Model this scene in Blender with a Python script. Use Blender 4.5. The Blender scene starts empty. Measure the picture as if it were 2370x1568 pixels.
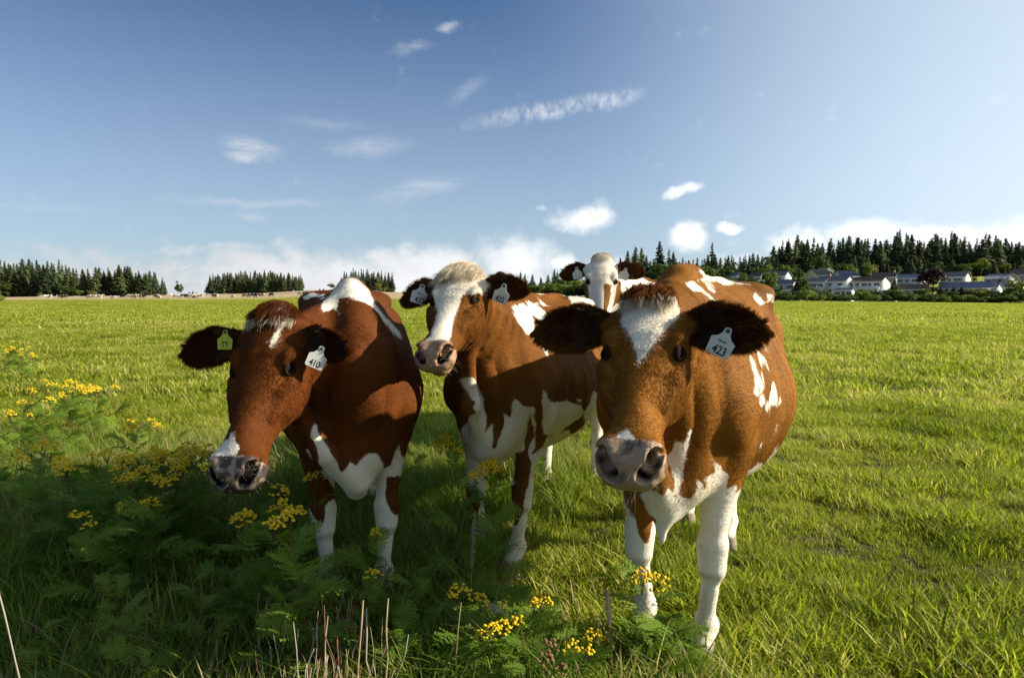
import bpy, math, random
import numpy as np
from mathutils import Vector, Matrix

rad = math.radians
S = bpy.context.scene
COL = S.collection
R = random.Random(7)
G = np.random.default_rng(7)

# ------------------------------------------------------------------ camera
CAM_H = 1.30
cam_d = bpy.data.cameras.new("camera")
cam = bpy.data.objects.new("camera", cam_d)
COL.objects.link(cam)
cam.location = (0, 0, CAM_H)
cam.rotation_euler = (rad(90 - 3.4), 0, 0)
cam_d.sensor_width = 36
cam_d.lens = 36 * 1500 / 2370
cam_d.clip_start = 0.05
cam_d.clip_end = 8000
S.camera = cam

# ------------------------------------------------------------------ light
SUN_EL = rad(26.0)
SUN_AZ_DEG = 88.0          # clockwise from +Y (the viewing direction): 90 is exactly to the right
sun_dir = Vector((math.sin(rad(SUN_AZ_DEG)) * math.cos(SUN_EL), math.cos(rad(SUN_AZ_DEG)) * math.cos(SUN_EL), math.sin(SUN_EL)))
sl = bpy.data.lights.new("sun", 'SUN')
sl.energy = 5.0
sl.angle = rad(0.53)
sl.color = (1.0, 0.90, 0.74)
so = bpy.data.objects.new("sun", sl)
COL.objects.link(so)
so.rotation_euler = sun_dir.to_track_quat('Z', 'Y').to_euler()

S.view_settings.view_transform = 'Standard'
S.view_settings.look = 'None'
S.view_settings.gamma = 1
S.view_settings.exposure = 0.95
S.view_settings.use_curve_mapping = False
try:
    S.cycles.max_bounces = 6
    S.cycles.transparent_max_bounces = 6
    S.cycles.use_denoising = True
except Exception:
    pass


class NT:
    """small helper for node trees"""
    def __init__(self, tree):
        self.t = tree
        self.n = tree.nodes
        self.n.clear()

    def new(self, typ, **kw):
        nd = self.n.new(typ)
        ins = kw.pop('ins', {})
        for k, v in kw.items():
            setattr(nd, k, v)
        for k, v in ins.items():
            self.set(nd.inputs[k], v)
        return nd

    def set(self, sock, v):
        if isinstance(v, bpy.types.NodeSocket):
            self.t.links.new(v, sock)
        else:
            if isinstance(v, (tuple, list)) and len(v) == 3 and sock.type == 'RGBA':
                v = (*v, 1)
            sock.default_value = v

    def math(self, op, a, b=0.0, c=0.0, clamp=False):
        nd = self.n.new('ShaderNodeMath')
        nd.operation = op
        nd.use_clamp = clamp
        self.set(nd.inputs[0], a)
        self.set(nd.inputs[1], b)
        self.set(nd.inputs[2], c)
        return nd.outputs[0]

    def vmath(self, op, a, b=(0, 0, 0), out=0):
        nd = self.n.new('ShaderNodeVectorMath')
        nd.operation = op
        self.set(nd.inputs[0], a)
        if op == 'SCALE':
            self.set(nd.inputs['Scale'], b)
        else:
            self.set(nd.inputs[1], b)
        return nd.outputs[out]

    def mix(self, f, a, b, blend='MIX'):
        nd = self.n.new('ShaderNodeMix')
        nd.data_type = 'RGBA'
        nd.blend_type = blend
        self.set(nd.inputs[0], f)
        self.set(nd.inputs[6], a)
        self.set(nd.inputs[7], b)
        return nd.outputs[2]

    def ramp(self, f, stops, interp='LINEAR'):
        nd = self.n.new('ShaderNodeValToRGB')
        nd.color_ramp.interpolation = interp
        e = nd.color_ramp.elements
        while len(e) < len(stops):
            e.new(0.5)
        for i, (p, c) in enumerate(stops):
            e[i].position = p
            e[i].color = (c, c, c, 1) if isinstance(c, (int, float)) else (*c, 1)
        self.set(nd.inputs[0], f)
        return nd.outputs[0]

    def smooth(self, x, lo, hi):
        nd = self.n.new('ShaderNodeMapRange')
        nd.interpolation_type = 'SMOOTHSTEP'
        nd.clamp = True
        self.set(nd.inputs[0], x)
        self.set(nd.inputs[1], lo)
        self.set(nd.inputs[2], hi)
        return nd.outputs[0]

    def noise(self, vec, scale, detail=3.0, rough=0.5, dist=0.0, out=0):
        nd = self.n.new('ShaderNodeTexNoise')
        if vec is not None:
            self.set(nd.inputs['Vector'], vec)
        self.set(nd.inputs['Scale'], scale)
        self.set(nd.inputs['Detail'], detail)
        self.set(nd.inputs['Roughness'], rough)
        self.set(nd.inputs['Distortion'], dist)
        return nd.outputs[out]

    def mapping(self, vec, scale=(1, 1, 1), rot=(0, 0, 0), loc=(0, 0, 0)):
        nd = self.n.new('ShaderNodeMapping')
        self.set(nd.inputs[0], vec)
        nd.inputs['Location'].default_value = loc
        nd.inputs['Rotation'].default_value = rot
        nd.inputs['Scale'].default_value = scale
        return nd.outputs[0]

    def link(self, a, b):
        self.t.links.new(a, b)


# ------------------------------------------------------------------ world: physical sky and thin clouds at infinity
W = bpy.data.worlds.new("World")
S.world = W
W.use_nodes = True
w = NT(W.node_tree)
sky = w.new('ShaderNodeTexSky')
sky.sky_type = 'NISHITA'
sky.sun_disc = False
sky.sun_elevation = SUN_EL
sky.sun_rotation = rad(SUN_AZ_DEG)
sky.altitude = 50
sky.air_density = 1.0
sky.dust_density = 1.0
sky.ozone_density = 4.0
SKY_STR = 0.050
tc = w.new('ShaderNodeTexCoord')
D = w.vmath('NORMALIZE', tc.outputs['Generated'])
sp = w.new('ShaderNodeSeparateXYZ')
w.link(D, sp.inputs[0])
AZ = w.math('ARCTAN2', sp.outputs[0], sp.outputs[1])
EL = w.math('ARCSINE', sp.outputs[2])
cb = w.new('ShaderNodeCombineXYZ')
w.link(AZ, cb.inputs[0])
w.link(EL, cb.inputs[1])
AE = cb.outputs[0]                      # (azimuth, elevation) in radians


def azel(vx, vy):
    a = (vx - 1185) / 1500
    e = (695 - vy) / 1500
    return math.atan(a), math.atan(e / math.sqrt(1 + a * a))


nz1 = w.noise(w.mapping(AE, (1, 1, 1)), 9.0, 6.0, 0.62, 0.2, out=1)
warp = w.vmath('SCALE', w.vmath('SUBTRACT', nz1, (0.5, 0.5, 0.5)), 0.035)
nz2 = w.noise(AE, 45.0, 5.0, 0.6, 0.0, out=1)
warp = w.vmath('ADD', warp, w.vmath('SCALE', w.vmath('SUBTRACT', nz2, (0.5, 0.5, 0.5)), 0.016))
AEw = w.vmath('ADD', AE, warp)


def blob(vx, vy, ru, rv, ang=0.0, soft=1.0):
    """elliptical cloud patch at a bearing; ru/rv in radians"""
    a, e = azel(vx, vy)
    m = w.vmath('SUBTRACT', AEw, (a, e, 0))
    m = w.mapping(m, (1, 1, 1), rot=(0, 0, ang))
    m = w.vmath('MULTIPLY', m, (1 / ru, 1 / rv, 0))
    ln = w.vmath('LENGTH', m, out=1)
    return w.smooth(ln, 1.0, 1.0 - soft)


def addm(a, b):
    return w.math('MAXIMUM', a, b)


fine = w.noise(w.mapping(AE, (14, 60, 1), rot=(0, 0, rad(-12))), 3.0, 5.0, 0.65)
wisp = w.noise(w.mapping(AE, (5, 42, 1), rot=(0, 0, rad(-9))), 1.6, 5.0, 0.6, 0.4)
rip = w.noise(w.mapping(AE, (95, 55, 1), rot=(0, 0, rad(40))), 1.0, 4.0, 0.6, 0.5)
puff = w.noise(AE, 26.0, 6.0, 0.6)
# high thin streaks
st = blob(1260, 265, 0.17, 0.017, rad(-11), 0.9)
st = addm(st, blob(1410, 240, 0.07, 0.016, rad(-10), 0.9))
stm = w.math('MULTIPLY', st, w.smooth(rip, 0.25, 0.75))
ci = addm(blob(590, 345, 0.055, 0.020, rad(4), 0.9), w.math('MULTIPLY', blob(570, 362, 0.038, 0.013, 0, 0.9), 1.15))
ci = addm(ci, w.math('MULTIPLY', blob(860, 345, 0.09, 0.02, rad(-6), 1.0), 0.55))
ci = addm(ci, w.math('MULTIPLY', blob(760, 290, 0.08, 0.012, rad(4), 1.0), 0.3))
ci = addm(ci, w.math('MULTIPLY', blob(1040, 75, 0.022, 0.011, rad(-8), 1.0), 0.9))
ci = addm(ci, w.math('MULTIPLY', blob(960, 122, 0.04, 0.012, rad(-8), 1.0), 0.55))
ci = addm(ci, w.math('MULTIPLY', blob(1085, 215, 0.05, 0.018, rad(-35), 1.0), 0.3))
ci = addm(ci, w.math('MULTIPLY', blob(590, 470, 0.16, 0.010, rad(-1), 1.0), 0.55))
ci = addm(ci, w.math('MULTIPLY', blob(585, 498, 0.035, 0.012, rad(0), 1.0), 0.6))
ci = addm(ci, w.math('MULTIPLY', blob(970, 445, 0.10, 0.022, rad(-14), 1.0), 0.5))
ci = addm(ci, w.math('MULTIPLY', blob(100, 478, 0.10, 0.008, 0, 1.0), 0.3))
cim = w.math('MULTIPLY', ci, w.smooth(fine, 0.22, 0.72))
cimw = w.math('MULTIPLY', ci, w.smooth(wisp, 0.2, 0.75))
cim = addm(cim, cimw)
# fair-weather heaps low over the horizon
cu = blob(1350, 510, 0.075, 0.038, rad(-4), 1.0)
cu = addm(cu, w.math('MULTIPLY', blob(1245, 485, 0.022, 0.010, 0, 1.0), 0.45))
cu = addm(cu, w.math('MULTIPLY', blob(1575, 448, 0.048, 0.014, rad(-14), 0.8), 0.8))
cu = addm(cu, blob(1590, 550, 0.050, 0.036, 0, 1.0))
cu = addm(cu, blob(1680, 532, 0.035, 0.012, rad(4), 0.8))
cu = addm(cu, blob(1195, 605, 0.12, 0.060, 0, 1.0))
cu = addm(cu, blob(1300, 605, 0.05, 0.025, 0, 1.0))
cu = addm(cu, blob(970, 615, 0.17, 0.055, 0, 1.0))
cu = addm(cu, blob(640, 640, 0.22, 0.075, 0, 1.0))
cu = addm(cu, blob(860, 660, 0.30, 0.060, 0, 0.8))
cu = addm(cu, blob(620, 610, 0.09, 0.035, 0, 1.0))
cu = addm(cu, blob(760, 650, 0.22, 0.040, 0, 1.0))
cu = addm(cu, w.math('MULTIPLY', blob(500, 575, 0.22, 0.016, rad(-7), 1.0), 0.55))
cu = addm(cu, w.math('MULTIPLY', blob(500, 650, 0.24, 0.040, 0, 1.0), 0.75))
cu = addm(cu, w.math('MULTIPLY', blob(130, 600, 0.22, 0.028, rad(-3), 0.8), 0.42))
cu = addm(cu, w.math('MULTIPLY', blob(420, 618, 0.05, 0.006, rad(0), 1.0), 0.8))
cu = addm(cu, blob(1850, 560, 0.07, 0.032, 0, 1.0))
cu = addm(cu, blob(1990, 545, 0.10, 0.030, 0, 1.0))
cu = addm(cu, blob(2180, 560, 0.12, 0.036, 0, 1.0))
cu = addm(cu, blob(2400, 550, 0.14, 0.045, 0, 1.0))
bank = w.noise(w.mapping(AE, (1, 2.2, 1)), 7.0, 4.0, 0.55)
low = w.math('MULTIPLY', w.smooth(w.math('ADD', EL, w.math('MULTIPLY', w.math('SUBTRACT', bank, 0.5), -0.12)), 0.095, 0.0), 0.85)
cu = addm(cu, low)
cum = w.smooth(w.math('ADD', cu, w.math('MULTIPLY', w.math('SUBTRACT', puff, 0.5), 1.25)), 0.12, 0.95)
cloud_m = w.math('MAXIMUM', w.math('MULTIPLY', cim, 0.62), w.math('MAXIMUM', w.math('MULTIPLY', stm, 0.5), w.math('MULTIPLY', cum, 0.93)), clamp=True)
# cloud brightness: lit tops, greyer towards the far left, away from the sun
lit = w.smooth(AZ, -0.7, 0.5)
shade = w.noise(w.mapping(AE, (1, 1.6, 1), loc=(0.0, -0.02, 0)), 14.0, 3.0, 0.5)
cb_l = w.math('ADD', 7.6, w.math('MULTIPLY', lit, 5.0))
cb_l = w.math('ADD', cb_l, w.math('MULTIPLY', w.math('SUBTRACT', shade, 0.5), 3.0))
ccol = w.new('ShaderNodeCombineXYZ')
w.set(ccol.inputs[0], w.math('MULTIPLY', cb_l, 0.99))
w.set(ccol.inputs[1], cb_l)
w.set(ccol.inputs[2], w.math('MULTIPLY', cb_l, 1.02))
# thin summer haze: a pale veil, denser low down and towards the sun
dsun = w.vmath('DOT_PRODUCT', D, tuple(sun_dir), out=1)
veil = w.math('ADD', w.math('MULTIPLY', w.smooth(EL, 0.50, -0.05), 0.42), w.math('MULTIPLY', w.smooth(dsun, 0.15, 0.95), 0.80), clamp=True)
skyc = w.mix(1.0, sky.outputs[0], (0.76, 0.95, 1.12), 'MULTIPLY')
tint = w.mix(veil, skyc, (8.8, 10.2, 11.3))
mixc = w.mix(cloud_m, tint, ccol.outputs[0])
bg = w.new('ShaderNodeBackground')
w.link(mixc, bg.inputs[0])
bg.inputs[1].default_value = SKY_STR
wo = w.new('ShaderNodeOutputWorld')
w.link(bg.outputs[0], wo.inputs[0])


# ------------------------------------------------------------------ helpers for objects
def tag(o, label=None, cat=None, group=None, kind=None):
    if label:
        o['label'] = label
    if cat:
        o['category'] = cat
    if group:
        o['group'] = group
    if kind:
        o['kind'] = kind
    return o


def empty(name, loc=(0, 0, 0), rz=0.0, scale=1.0):
    o = bpy.data.objects.new(name, None)
    COL.objects.link(o)
    o.location = loc
    o.rotation_euler = (0, 0, rz)
    o.scale = (scale,) * 3
    o.empty_display_size = 0.2
    return o


def mesh_np(name, verts, quads=None, tris=None, mat=None, smooth=False, attrs=None, mats=None, mat_idx=None):
    """fast mesh from numpy arrays"""
    me = bpy.data.meshes.new(name)
    verts = np.asarray(verts, dtype=np.float32).reshape(-1, 3)
    parts = []
    starts = []
    n = 0
    if quads is not None and len(quads):
        q = np.asarray(quads, dtype=np.int32).reshape(-1, 4)
        parts.append(q.ravel())
        starts.append(np.arange(len(q)) * 4 + n)
        n += q.size
    if tris is not None and len(tris):
        t = np.asarray(tris, dtype=np.int32).reshape(-1, 3)
        parts.append(t.ravel())
        starts.append(np.arange(len(t)) * 3 + n)
        n += t.size
    lv = np.concatenate(parts).astype(np.int32)
    ls = np.concatenate(starts).astype(np.int32)
    me.vertices.add(len(verts))
    me.vertices.foreach_set('co', verts.ravel())
    me.loops.add(len(lv))
    me.loops.foreach_set('vertex_index', lv)
    me.polygons.add(len(ls))
    me.polygons.foreach_set('loop_start', ls)
    if mat_idx is not None:
        me.polygons.foreach_set('material_index', np.asarray(mat_idx, dtype=np.int32))
    me.update(calc_edges=True)
    if smooth:
        me.polygons.foreach_set('use_smooth', np.ones(len(ls), dtype=bool))
    if attrs:
        for k, v in attrs.items():
            v = np.asarray(v, dtype=np.float32)
            if v.ndim == 1:
                a = me.attributes.new(k, 'FLOAT', 'POINT')
                a.data.foreach_set('value', v)
            else:
                a = me.attributes.new(k, 'FLOAT_COLOR', 'POINT')
                if v.shape[1] == 3:
                    v = np.concatenate([v, np.ones((len(v), 1), np.float32)], 1)
                a.data.foreach_set('color', v.ravel())
    for m in (mats or ([mat] if mat else [])):
        me.materials.append(m)
    return me


def link(name, me, parent=None, loc=None, rot=None, scale=None):
    o = bpy.data.objects.new(name, me)
    COL.objects.link(o)
    if parent:
        o.parent = parent
    if loc is not None:
        o.location = loc
    if rot is not None:
        o.rotation_euler = rot
    if scale is not None:
        o.scale = scale if isinstance(scale, (tuple, list)) else (scale,) * 3
    return o


def simple_mat(name, col, rough=0.7, noise=0.0, nscale=5.0, trans=0.0, spec=0.3, bump=0.0, obj_var=0.0):
    m = bpy.data.materials.new(name)
    m.use_nodes = True
    n = NT(m.node_tree)
    c = col
    if noise or obj_var:
        co = n.new('ShaderNodeTexCoord').outputs['Object']
        nz = n.noise(co, nscale, 4.0, 0.6)
        f = n.math('ADD', n.math('MULTIPLY', nz, 2 * noise), 1 - noise)
        if obj_var:
            oi = n.new('ShaderNodeObjectInfo')
            f = n.math('MULTIPLY', f, n.math('ADD', 1 - obj_var, n.math('MULTIPLY', oi.outputs['Random'], 2 * obj_var)))
        c = n.vmath('SCALE', col, f)
    p = n.new('ShaderNodeBsdfPrincipled', ins={'Base Color': c, 'Roughness': rough, 'Specular IOR Level': spec})
    out = n.new('ShaderNodeOutputMaterial')
    sh = p.outputs[0]
    if bump:
        co = n.new('ShaderNodeTexCoord').outputs['Object']
        b = n.new('ShaderNodeBump', ins={'Height': n.noise(co, nscale * 2, 4.0, 0.6), 'Strength': bump, 'Distance': 0.02})
        n.link(b.outputs[0], p.inputs['Normal'])
    if trans:
        tr = n.new('ShaderNodeBsdfTranslucent', ins={'Color': c})
        mx = n.new('ShaderNodeMixShader', ins={0: trans})
        n.link(p.outputs[0], mx.inputs[1])
        n.link(tr.outputs[0], mx.inputs[2])
        sh = mx.outputs[0]
    n.link(sh, out.inputs[0])
    return m


def bearing(vx, d):
    """x of a point seen at bearing vx (survey units, 1500 = 45 degrees) at distance d"""
    return (vx - 1185) / 1500 * d
# ------------------------------------------------------------------ cows
def smin(a, b, k):
    h = np.clip(0.5 + 0.5 * (b - a) / k, 0, 1)
    return b + (a - b) * h - k * h * (1 - h)


class Field:
    """signed-distance grid the animals are sculpted in, turned into one continuous skin by surface nets"""
    def __init__(self, lo, hi, vs):
        self.lo = np.array(lo, float)
        self.vs = vs
        self.n = np.ceil((np.array(hi) - self.lo) / vs).astype(int) + 1
        self.D = np.full(self.n, 0.5, np.float32)

    def box(self, lo, hi, pad=0.07):
        a = np.clip(np.floor((np.array(lo) - pad - self.lo) / self.vs).astype(int), 0, self.n)
        b = np.clip(np.ceil((np.array(hi) + pad - self.lo) / self.vs).astype(int) + 1, 0, self.n)
        sl = tuple(slice(i, j) for i, j in zip(a, b))
        ax = [(self.lo[i] + self.vs * np.arange(a[i], b[i])).astype(np.float32) for i in range(3)]
        X, Y, Z = np.meshgrid(*ax, indexing='ij', sparse=True)
        return sl, X, Y, Z

    def put(self, sl, d, k, op='add'):
        c = self.D[sl]
        if c.size == 0:
            return
        if op == 'add':
            self.D[sl] = smin(c, d, k) if k > 0 else np.minimum(c, d)
        else:
            self.D[sl] = -smin(-c, d, k)

    def cone(self, a, b, ra, rb, k=0.03, op='add', flat=None):
        a = np.array(a, float)
        b = np.array(b, float)
        r = max(ra, rb)
        sl, X, Y, Z = self.box(np.minimum(a, b) - r, np.maximum(a, b) + r)
        ab = b - a
        L2 = max(float(ab @ ab), 1e-9)
        t = np.clip(((X - a[0]) * ab[0] + (Y - a[1]) * ab[1] + (Z - a[2]) * ab[2]) / L2, 0, 1)
        dx = X - a[0] - t * ab[0]
        dy = Y - a[1] - t * ab[1]
        dz = Z - a[2] - t * ab[2]
        if flat is not None:
            dx, dy, dz = dx * flat[0], dy * flat[1], dz * flat[2]
        d = np.sqrt(dx * dx + dy * dy + dz * dz) - (ra + (rb - ra) * t)
        self.put(sl, d, k, op)

    def ell(self, c, r, M=None, k=0.03, op='add'):
        """ellipsoid; M rows are its axes"""
        c = np.array(c, float)
        r = np.array(r, float)
        m = r.max()
        sl, X, Y, Z = self.box(c - m, c + m)
        X, Y, Z = X - c[0], Y - c[1], Z - c[2]
        if M is None:
            u, v, q = X, Y, Z
        else:
            u, v, q = (M[i][0] * X + M[i][1] * Y + M[i][2] * Z for i in range(3))
        f = np.sqrt((u / r[0]) ** 2 + (v / r[1]) ** 2 + (q / r[2]) ** 2) + 1e-6
        g = np.sqrt((u / r[0] ** 2) ** 2 + (v / r[1] ** 2) ** 2 + (q / r[2] ** 2) ** 2) + 1e-6
        d = f * (f - 1) / g
        self.put(sl, d, k, op)

    def loft(self, C, U, up, dn, hw, p=2.3, narrow=0.0, belly=0.0, k=0.05, cap=0.6):
        """tube through centres C with up vectors U; radii above, below and to the side for each station"""
        C = np.array(C, float)
        n = len(C)
        U = np.array(U, float)
        T = np.gradient(C, axis=0)
        T /= np.linalg.norm(T, axis=1)[:, None]
        U = U - (U * T).sum(1)[:, None] * T
        U /= np.linalg.norm(U, axis=1)[:, None]
        Lt = np.cross(U, T)
        m = max(max(up), max(dn), max(hw))
        ext_lo = (C - m).min(0)
        ext_hi = (C + m).max(0)
        nar = np.broadcast_to(narrow, n)
        pp = np.broadcast_to(p, n)
        bel = np.broadcast_to(belly, n)
        pad = 0.07
        slf, _, _, _ = self.box(ext_lo, ext_hi, pad)
        best = np.full(self.D[slf].shape, 1.0, np.float32)
        o = np.array([s.start for s in slf])
        for i in range(n - 1):
            a, b = C[i], C[i + 1]
            mm = max(up[i], dn[i], hw[i], up[i + 1], dn[i + 1], hw[i + 1])
            sl, X, Y, Z = self.box(np.minimum(a, b) - mm, np.maximum(a, b) + mm, pad)
            ab = b - a
            L2 = float(ab @ ab)
            L = math.sqrt(L2)
            # blend between the planes normal to the tangents at both ends
            da = (X - a[0]) * T[i][0] + (Y - a[1]) * T[i][1] + (Z - a[2]) * T[i][2]
            db = (b[0] - X) * T[i + 1][0] + (b[1] - Y) * T[i + 1][1] + (b[2] - Z) * T[i + 1][2]
            s = da + db
            t = np.where(np.abs(s) > 1e-6, da / np.where(np.abs(s) > 1e-6, s, 1), 0.5)
            t = np.where(s <= 1e-6, np.where(da > 0, 1.0, 0.0), t)
            t = np.clip(t, 0, 1)
            cx, cy, cz = (a[j] + t * ab[j] for j in range(3))
            px, py, pz = X - cx, Y - cy, Z - cz
            Ux, Uy, Uz = (U[i][j] + t * (U[i + 1][j] - U[i][j]) for j in range(3))
            Lx, Ly, Lz = (Lt[i][j] + t * (Lt[i + 1][j] - Lt[i][j]) for j in range(3))
            Tx, Ty, Tz = (T[i][j] + t * (T[i + 1][j] - T[i][j]) for j in range(3))
            u = px * Ux + py * Uy + pz * Uz
            l = px * Lx + py * Ly + pz * Lz
            ax = px * Tx + py * Ty + pz * Tz
            ru = up[i] + t * (up[i + 1] - up[i])
            rd = dn[i] + t * (dn[i + 1] - dn[i])
            w_ = hw[i] + t * (hw[i + 1] - hw[i])
            h_ = np.where(u > 0, ru, rd)
            q = u / h_
            na = nar[i] + t * (nar[i + 1] - nar[i])
            be = bel[i] + t * (bel[i + 1] - bel[i])
            qc = np.clip(q, -1, 1)
            p_ = pp[i] + t * (pp[i + 1] - pp[i]) if pp[i] != pp[i + 1] else pp[i]
            w_ = w_ * (1 - na * np.clip(qc, 0, 1) ** 1.5 - be * np.clip(-qc, 0, 1) ** 1.5)
            capr = cap * np.minimum(h_, w_)
            f = (np.abs(l / w_) ** p_ + np.abs(q) ** p_ + np.abs(ax / capr) ** p_) ** (1 / p_) + 1e-5
            r = np.sqrt(u * u + l * l + ax * ax)
            d = np.where(f > 0.3, r * (1 - 1 / f), -0.05)
            ss = tuple(slice(sl[j].start - o[j], sl[j].stop - o[j]) for j in range(3))
            best[ss] = np.minimum(best[ss], d.astype(np.float32))
        self.put(slf, best, k)

    def mesh(self):
        D = self.D
        ins = D < 0
        nx, ny, nz = D.shape
        c = np.zeros((nx - 1, ny - 1, nz - 1), np.int8)
        offs = [(i, j, k) for i in (0, 1) for j in (0, 1) for k in (0, 1)]
        for i, j, k in offs:
            c += ins[i:nx - 1 + i, j:ny - 1 + j, k:nz - 1 + k]
        cells = np.argwhere((c > 0) & (c < 8))
        idx = np.full(c.shape, -1, np.int32)
        idx[tuple(cells.T)] = np.arange(len(cells))
        acc = np.zeros((len(cells), 3))
        cnt = np.zeros(len(cells))
        cv = {o: D[cells[:, 0] + o[0], cells[:, 1] + o[1], cells[:, 2] + o[2]] for o in offs}
        for o in offs:
            for ax in range(3):
                if o[ax] == 0:
                    e = list(o)
                    e[ax] = 1
                    a, b = cv[o], cv[tuple(e)]
                    m = (a < 0) != (b < 0)
                    t = np.where(m, a / np.where(m, a - b, 1), 0)
                    pnt = np.tile(np.array(o, float), (len(cells), 1))
                    pnt[:, ax] = t
                    acc[m] += pnt[m]
                    cnt[m] += 1
        V = self.lo + self.vs * (cells + acc / cnt[:, None])
        quads = []
        for ax in range(3):
            a = [slice(None)] * 3
            b = [slice(None)] * 3
            a[ax] = slice(0, -1)
            b[ax] = slice(1, None)
            m = ins[tuple(a)] != ins[tuple(b)]
            P = np.argwhere(m)
            o1, o2 = [j for j in range(3) if j != ax]
            ok = (P[:, o1] > 0) & (P[:, o2] > 0) & (P[:, o1] < D.shape[o1] - 1) & (P[:, o2] < D.shape[o2] - 1)
            P = P[ok]
            e1 = np.zeros(3, int)
            e1[o1] = 1
            e2 = np.zeros(3, int)
            e2[o2] = 1
            q = np.stack([idx[tuple((P - e1 - e2).T)], idx[tuple((P - e2).T)], idx[tuple(P.T)], idx[tuple((P - e1).T)]], 1)
            inside_first = ins[tuple(P.T)]
            flip = inside_first if ax != 1 else ~inside_first
            q[~flip] = q[~flip][:, ::-1]
            quads.append(q)
        Q = np.concatenate(quads)
        return V, Q


def vert_normals(V, Q):
    n = np.cross(V[Q[:, 2]] - V[Q[:, 0]], V[Q[:, 3]] - V[Q[:, 1]])
    N = np.zeros_like(V)
    for j in range(4):
        np.add.at(N, Q[:, j], n)
    return N / (np.linalg.norm(N, axis=1)[:, None] + 1e-12)


def unit(v):
    v = np.array(v, float)
    return v / np.linalg.norm(v)


HEAD = [  # s, top, bottom, half width : sections from poll to lips
    (-0.035, -0.055, -0.13, 0.060), (0.00, -0.012, -0.165, 0.092), (0.05, 0.006, -0.205, 0.108), (0.10, 0.012, -0.235, 0.117),
    (0.15, 0.012, -0.252, 0.119), (0.20, 0.004, -0.258, 0.113), (0.25, -0.006, -0.245, 0.099),
    (0.30, -0.010, -0.215, 0.078), (0.35, -0.010, -0.180, 0.067), (0.40, -0.008, -0.155, 0.062),
    (0.45, -0.010, -0.142, 0.070), (0.49, -0.016, -0.140, 0.079), (0.525, -0.030, -0.138, 0.080), (0.552, -0.055, -0.122, 0.062)]

TORSO = [  # x, top, bottom, half width
    (-0.99, 1.20, 1.02, 0.10), (-0.93, 1.28, 0.92, 0.17), (-0.82, 1.350, 0.80, 0.235), (-0.66, 1.395, 0.70, 0.270),
    (-0.50, 1.405, 0.62, 0.300), (-0.30, 1.385, 0.54, 0.355), (-0.10, 1.375, 0.50, 0.385), (0.10, 1.37, 0.50, 0.372),
    (0.28, 1.375, 0.53, 0.325), (0.44, 1.395, 0.56, 0.295), (0.56, 1.405, 0.585, 0.255), (0.68, 1.37, 0.60, 0.215), (0.78, 1.27, 0.66, 0.17), (0.85, 1.15, 0.74, 0.11)]


def torso(F, st, k=0.05, dz=0.0):
    C = [(s[0], 0, (s[1] + s[2]) / 2 - 0.06 * min(1, max(0, (1 - abs(s[0]) / 0.7))) + dz) for s in st]
    up = [s[1] - c_[2] for s, c_ in zip(st, C)]
    dn = [c_[2] - s[2] for s, c_ in zip(st, C)]
    hw = [s[3] for s in st]
    F.loft(C, [(0, 0, 1)] * len(st), up, dn, hw, p=[2.6, 2.9, 3.1, 3.1, 3.0, 2.5, 2.2, 2.1, 2.1, 2.1, 2.1, 2.1, 2.1, 2.1], narrow=[0.15, 0.16, 0.14, 0.12, 0.12, 0.30, 0.45, 0.45, 0.42, 0.38, 0.34, 0.3, 0.25, 0.2], belly=0.05, k=k)


def front_leg(F, side, foot, sx=0.0, lift=0.0, sc=1.0):
    y = side
    el = np.array((0.50, 0.165 * y, 0.76))
    hoof = np.array((foot[0], foot[1], 0.0))
    kn = el + (hoof - el) * 0.52
    kn[0] += 0.025
    kn[2] = 0.375
    ft = hoof + (kn - hoof) * 0.30
    ft[0] -= 0.015
    ft[2] = 0.125
    F.cone((0.40, 0.13 * y, 1.22), (0.62, 0.17 * y, 0.93), 0.09, 0.105, 0.09)          # shoulder blade
    F.cone((0.66, 0.165 * y, 0.90), (0.52, 0.165 * y, 0.76), 0.085, 0.085, 0.06)       # upper arm
    F.cone(el + (0.015, 0, 0.03), kn + (0, 0, 0.07), 0.094, 0.044, 0.045, flat=(0.9, 1, 1))
    F.cone(kn + (0.0, 0, 0.045), kn + (0.006, 0, -0.035), 0.057, 0.050, 0.018)          # knee
    F.cone(kn - (0.0, 0, 0.05), ft + (0, 0, 0.03), 0.033, 0.031, 0.02)                # cannon
    F.ell(ft, (0.045, 0.045, 0.040), None, 0.018)                                       # fetlock
    F.cone(ft, hoof + (0.035, 0, 0.055), 0.040, 0.046, 0.015)
    F.cone(hoof + (0.035, 0.020 * 1, 0.05), hoof + (0.065, 0.026, 0.012), 0.030, 0.032, 0.006)
    F.cone(hoof + (0.035, -0.020 * 1, 0.05), hoof + (0.065, -0.026, 0.012), 0.030, 0.032, 0.006)


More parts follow.
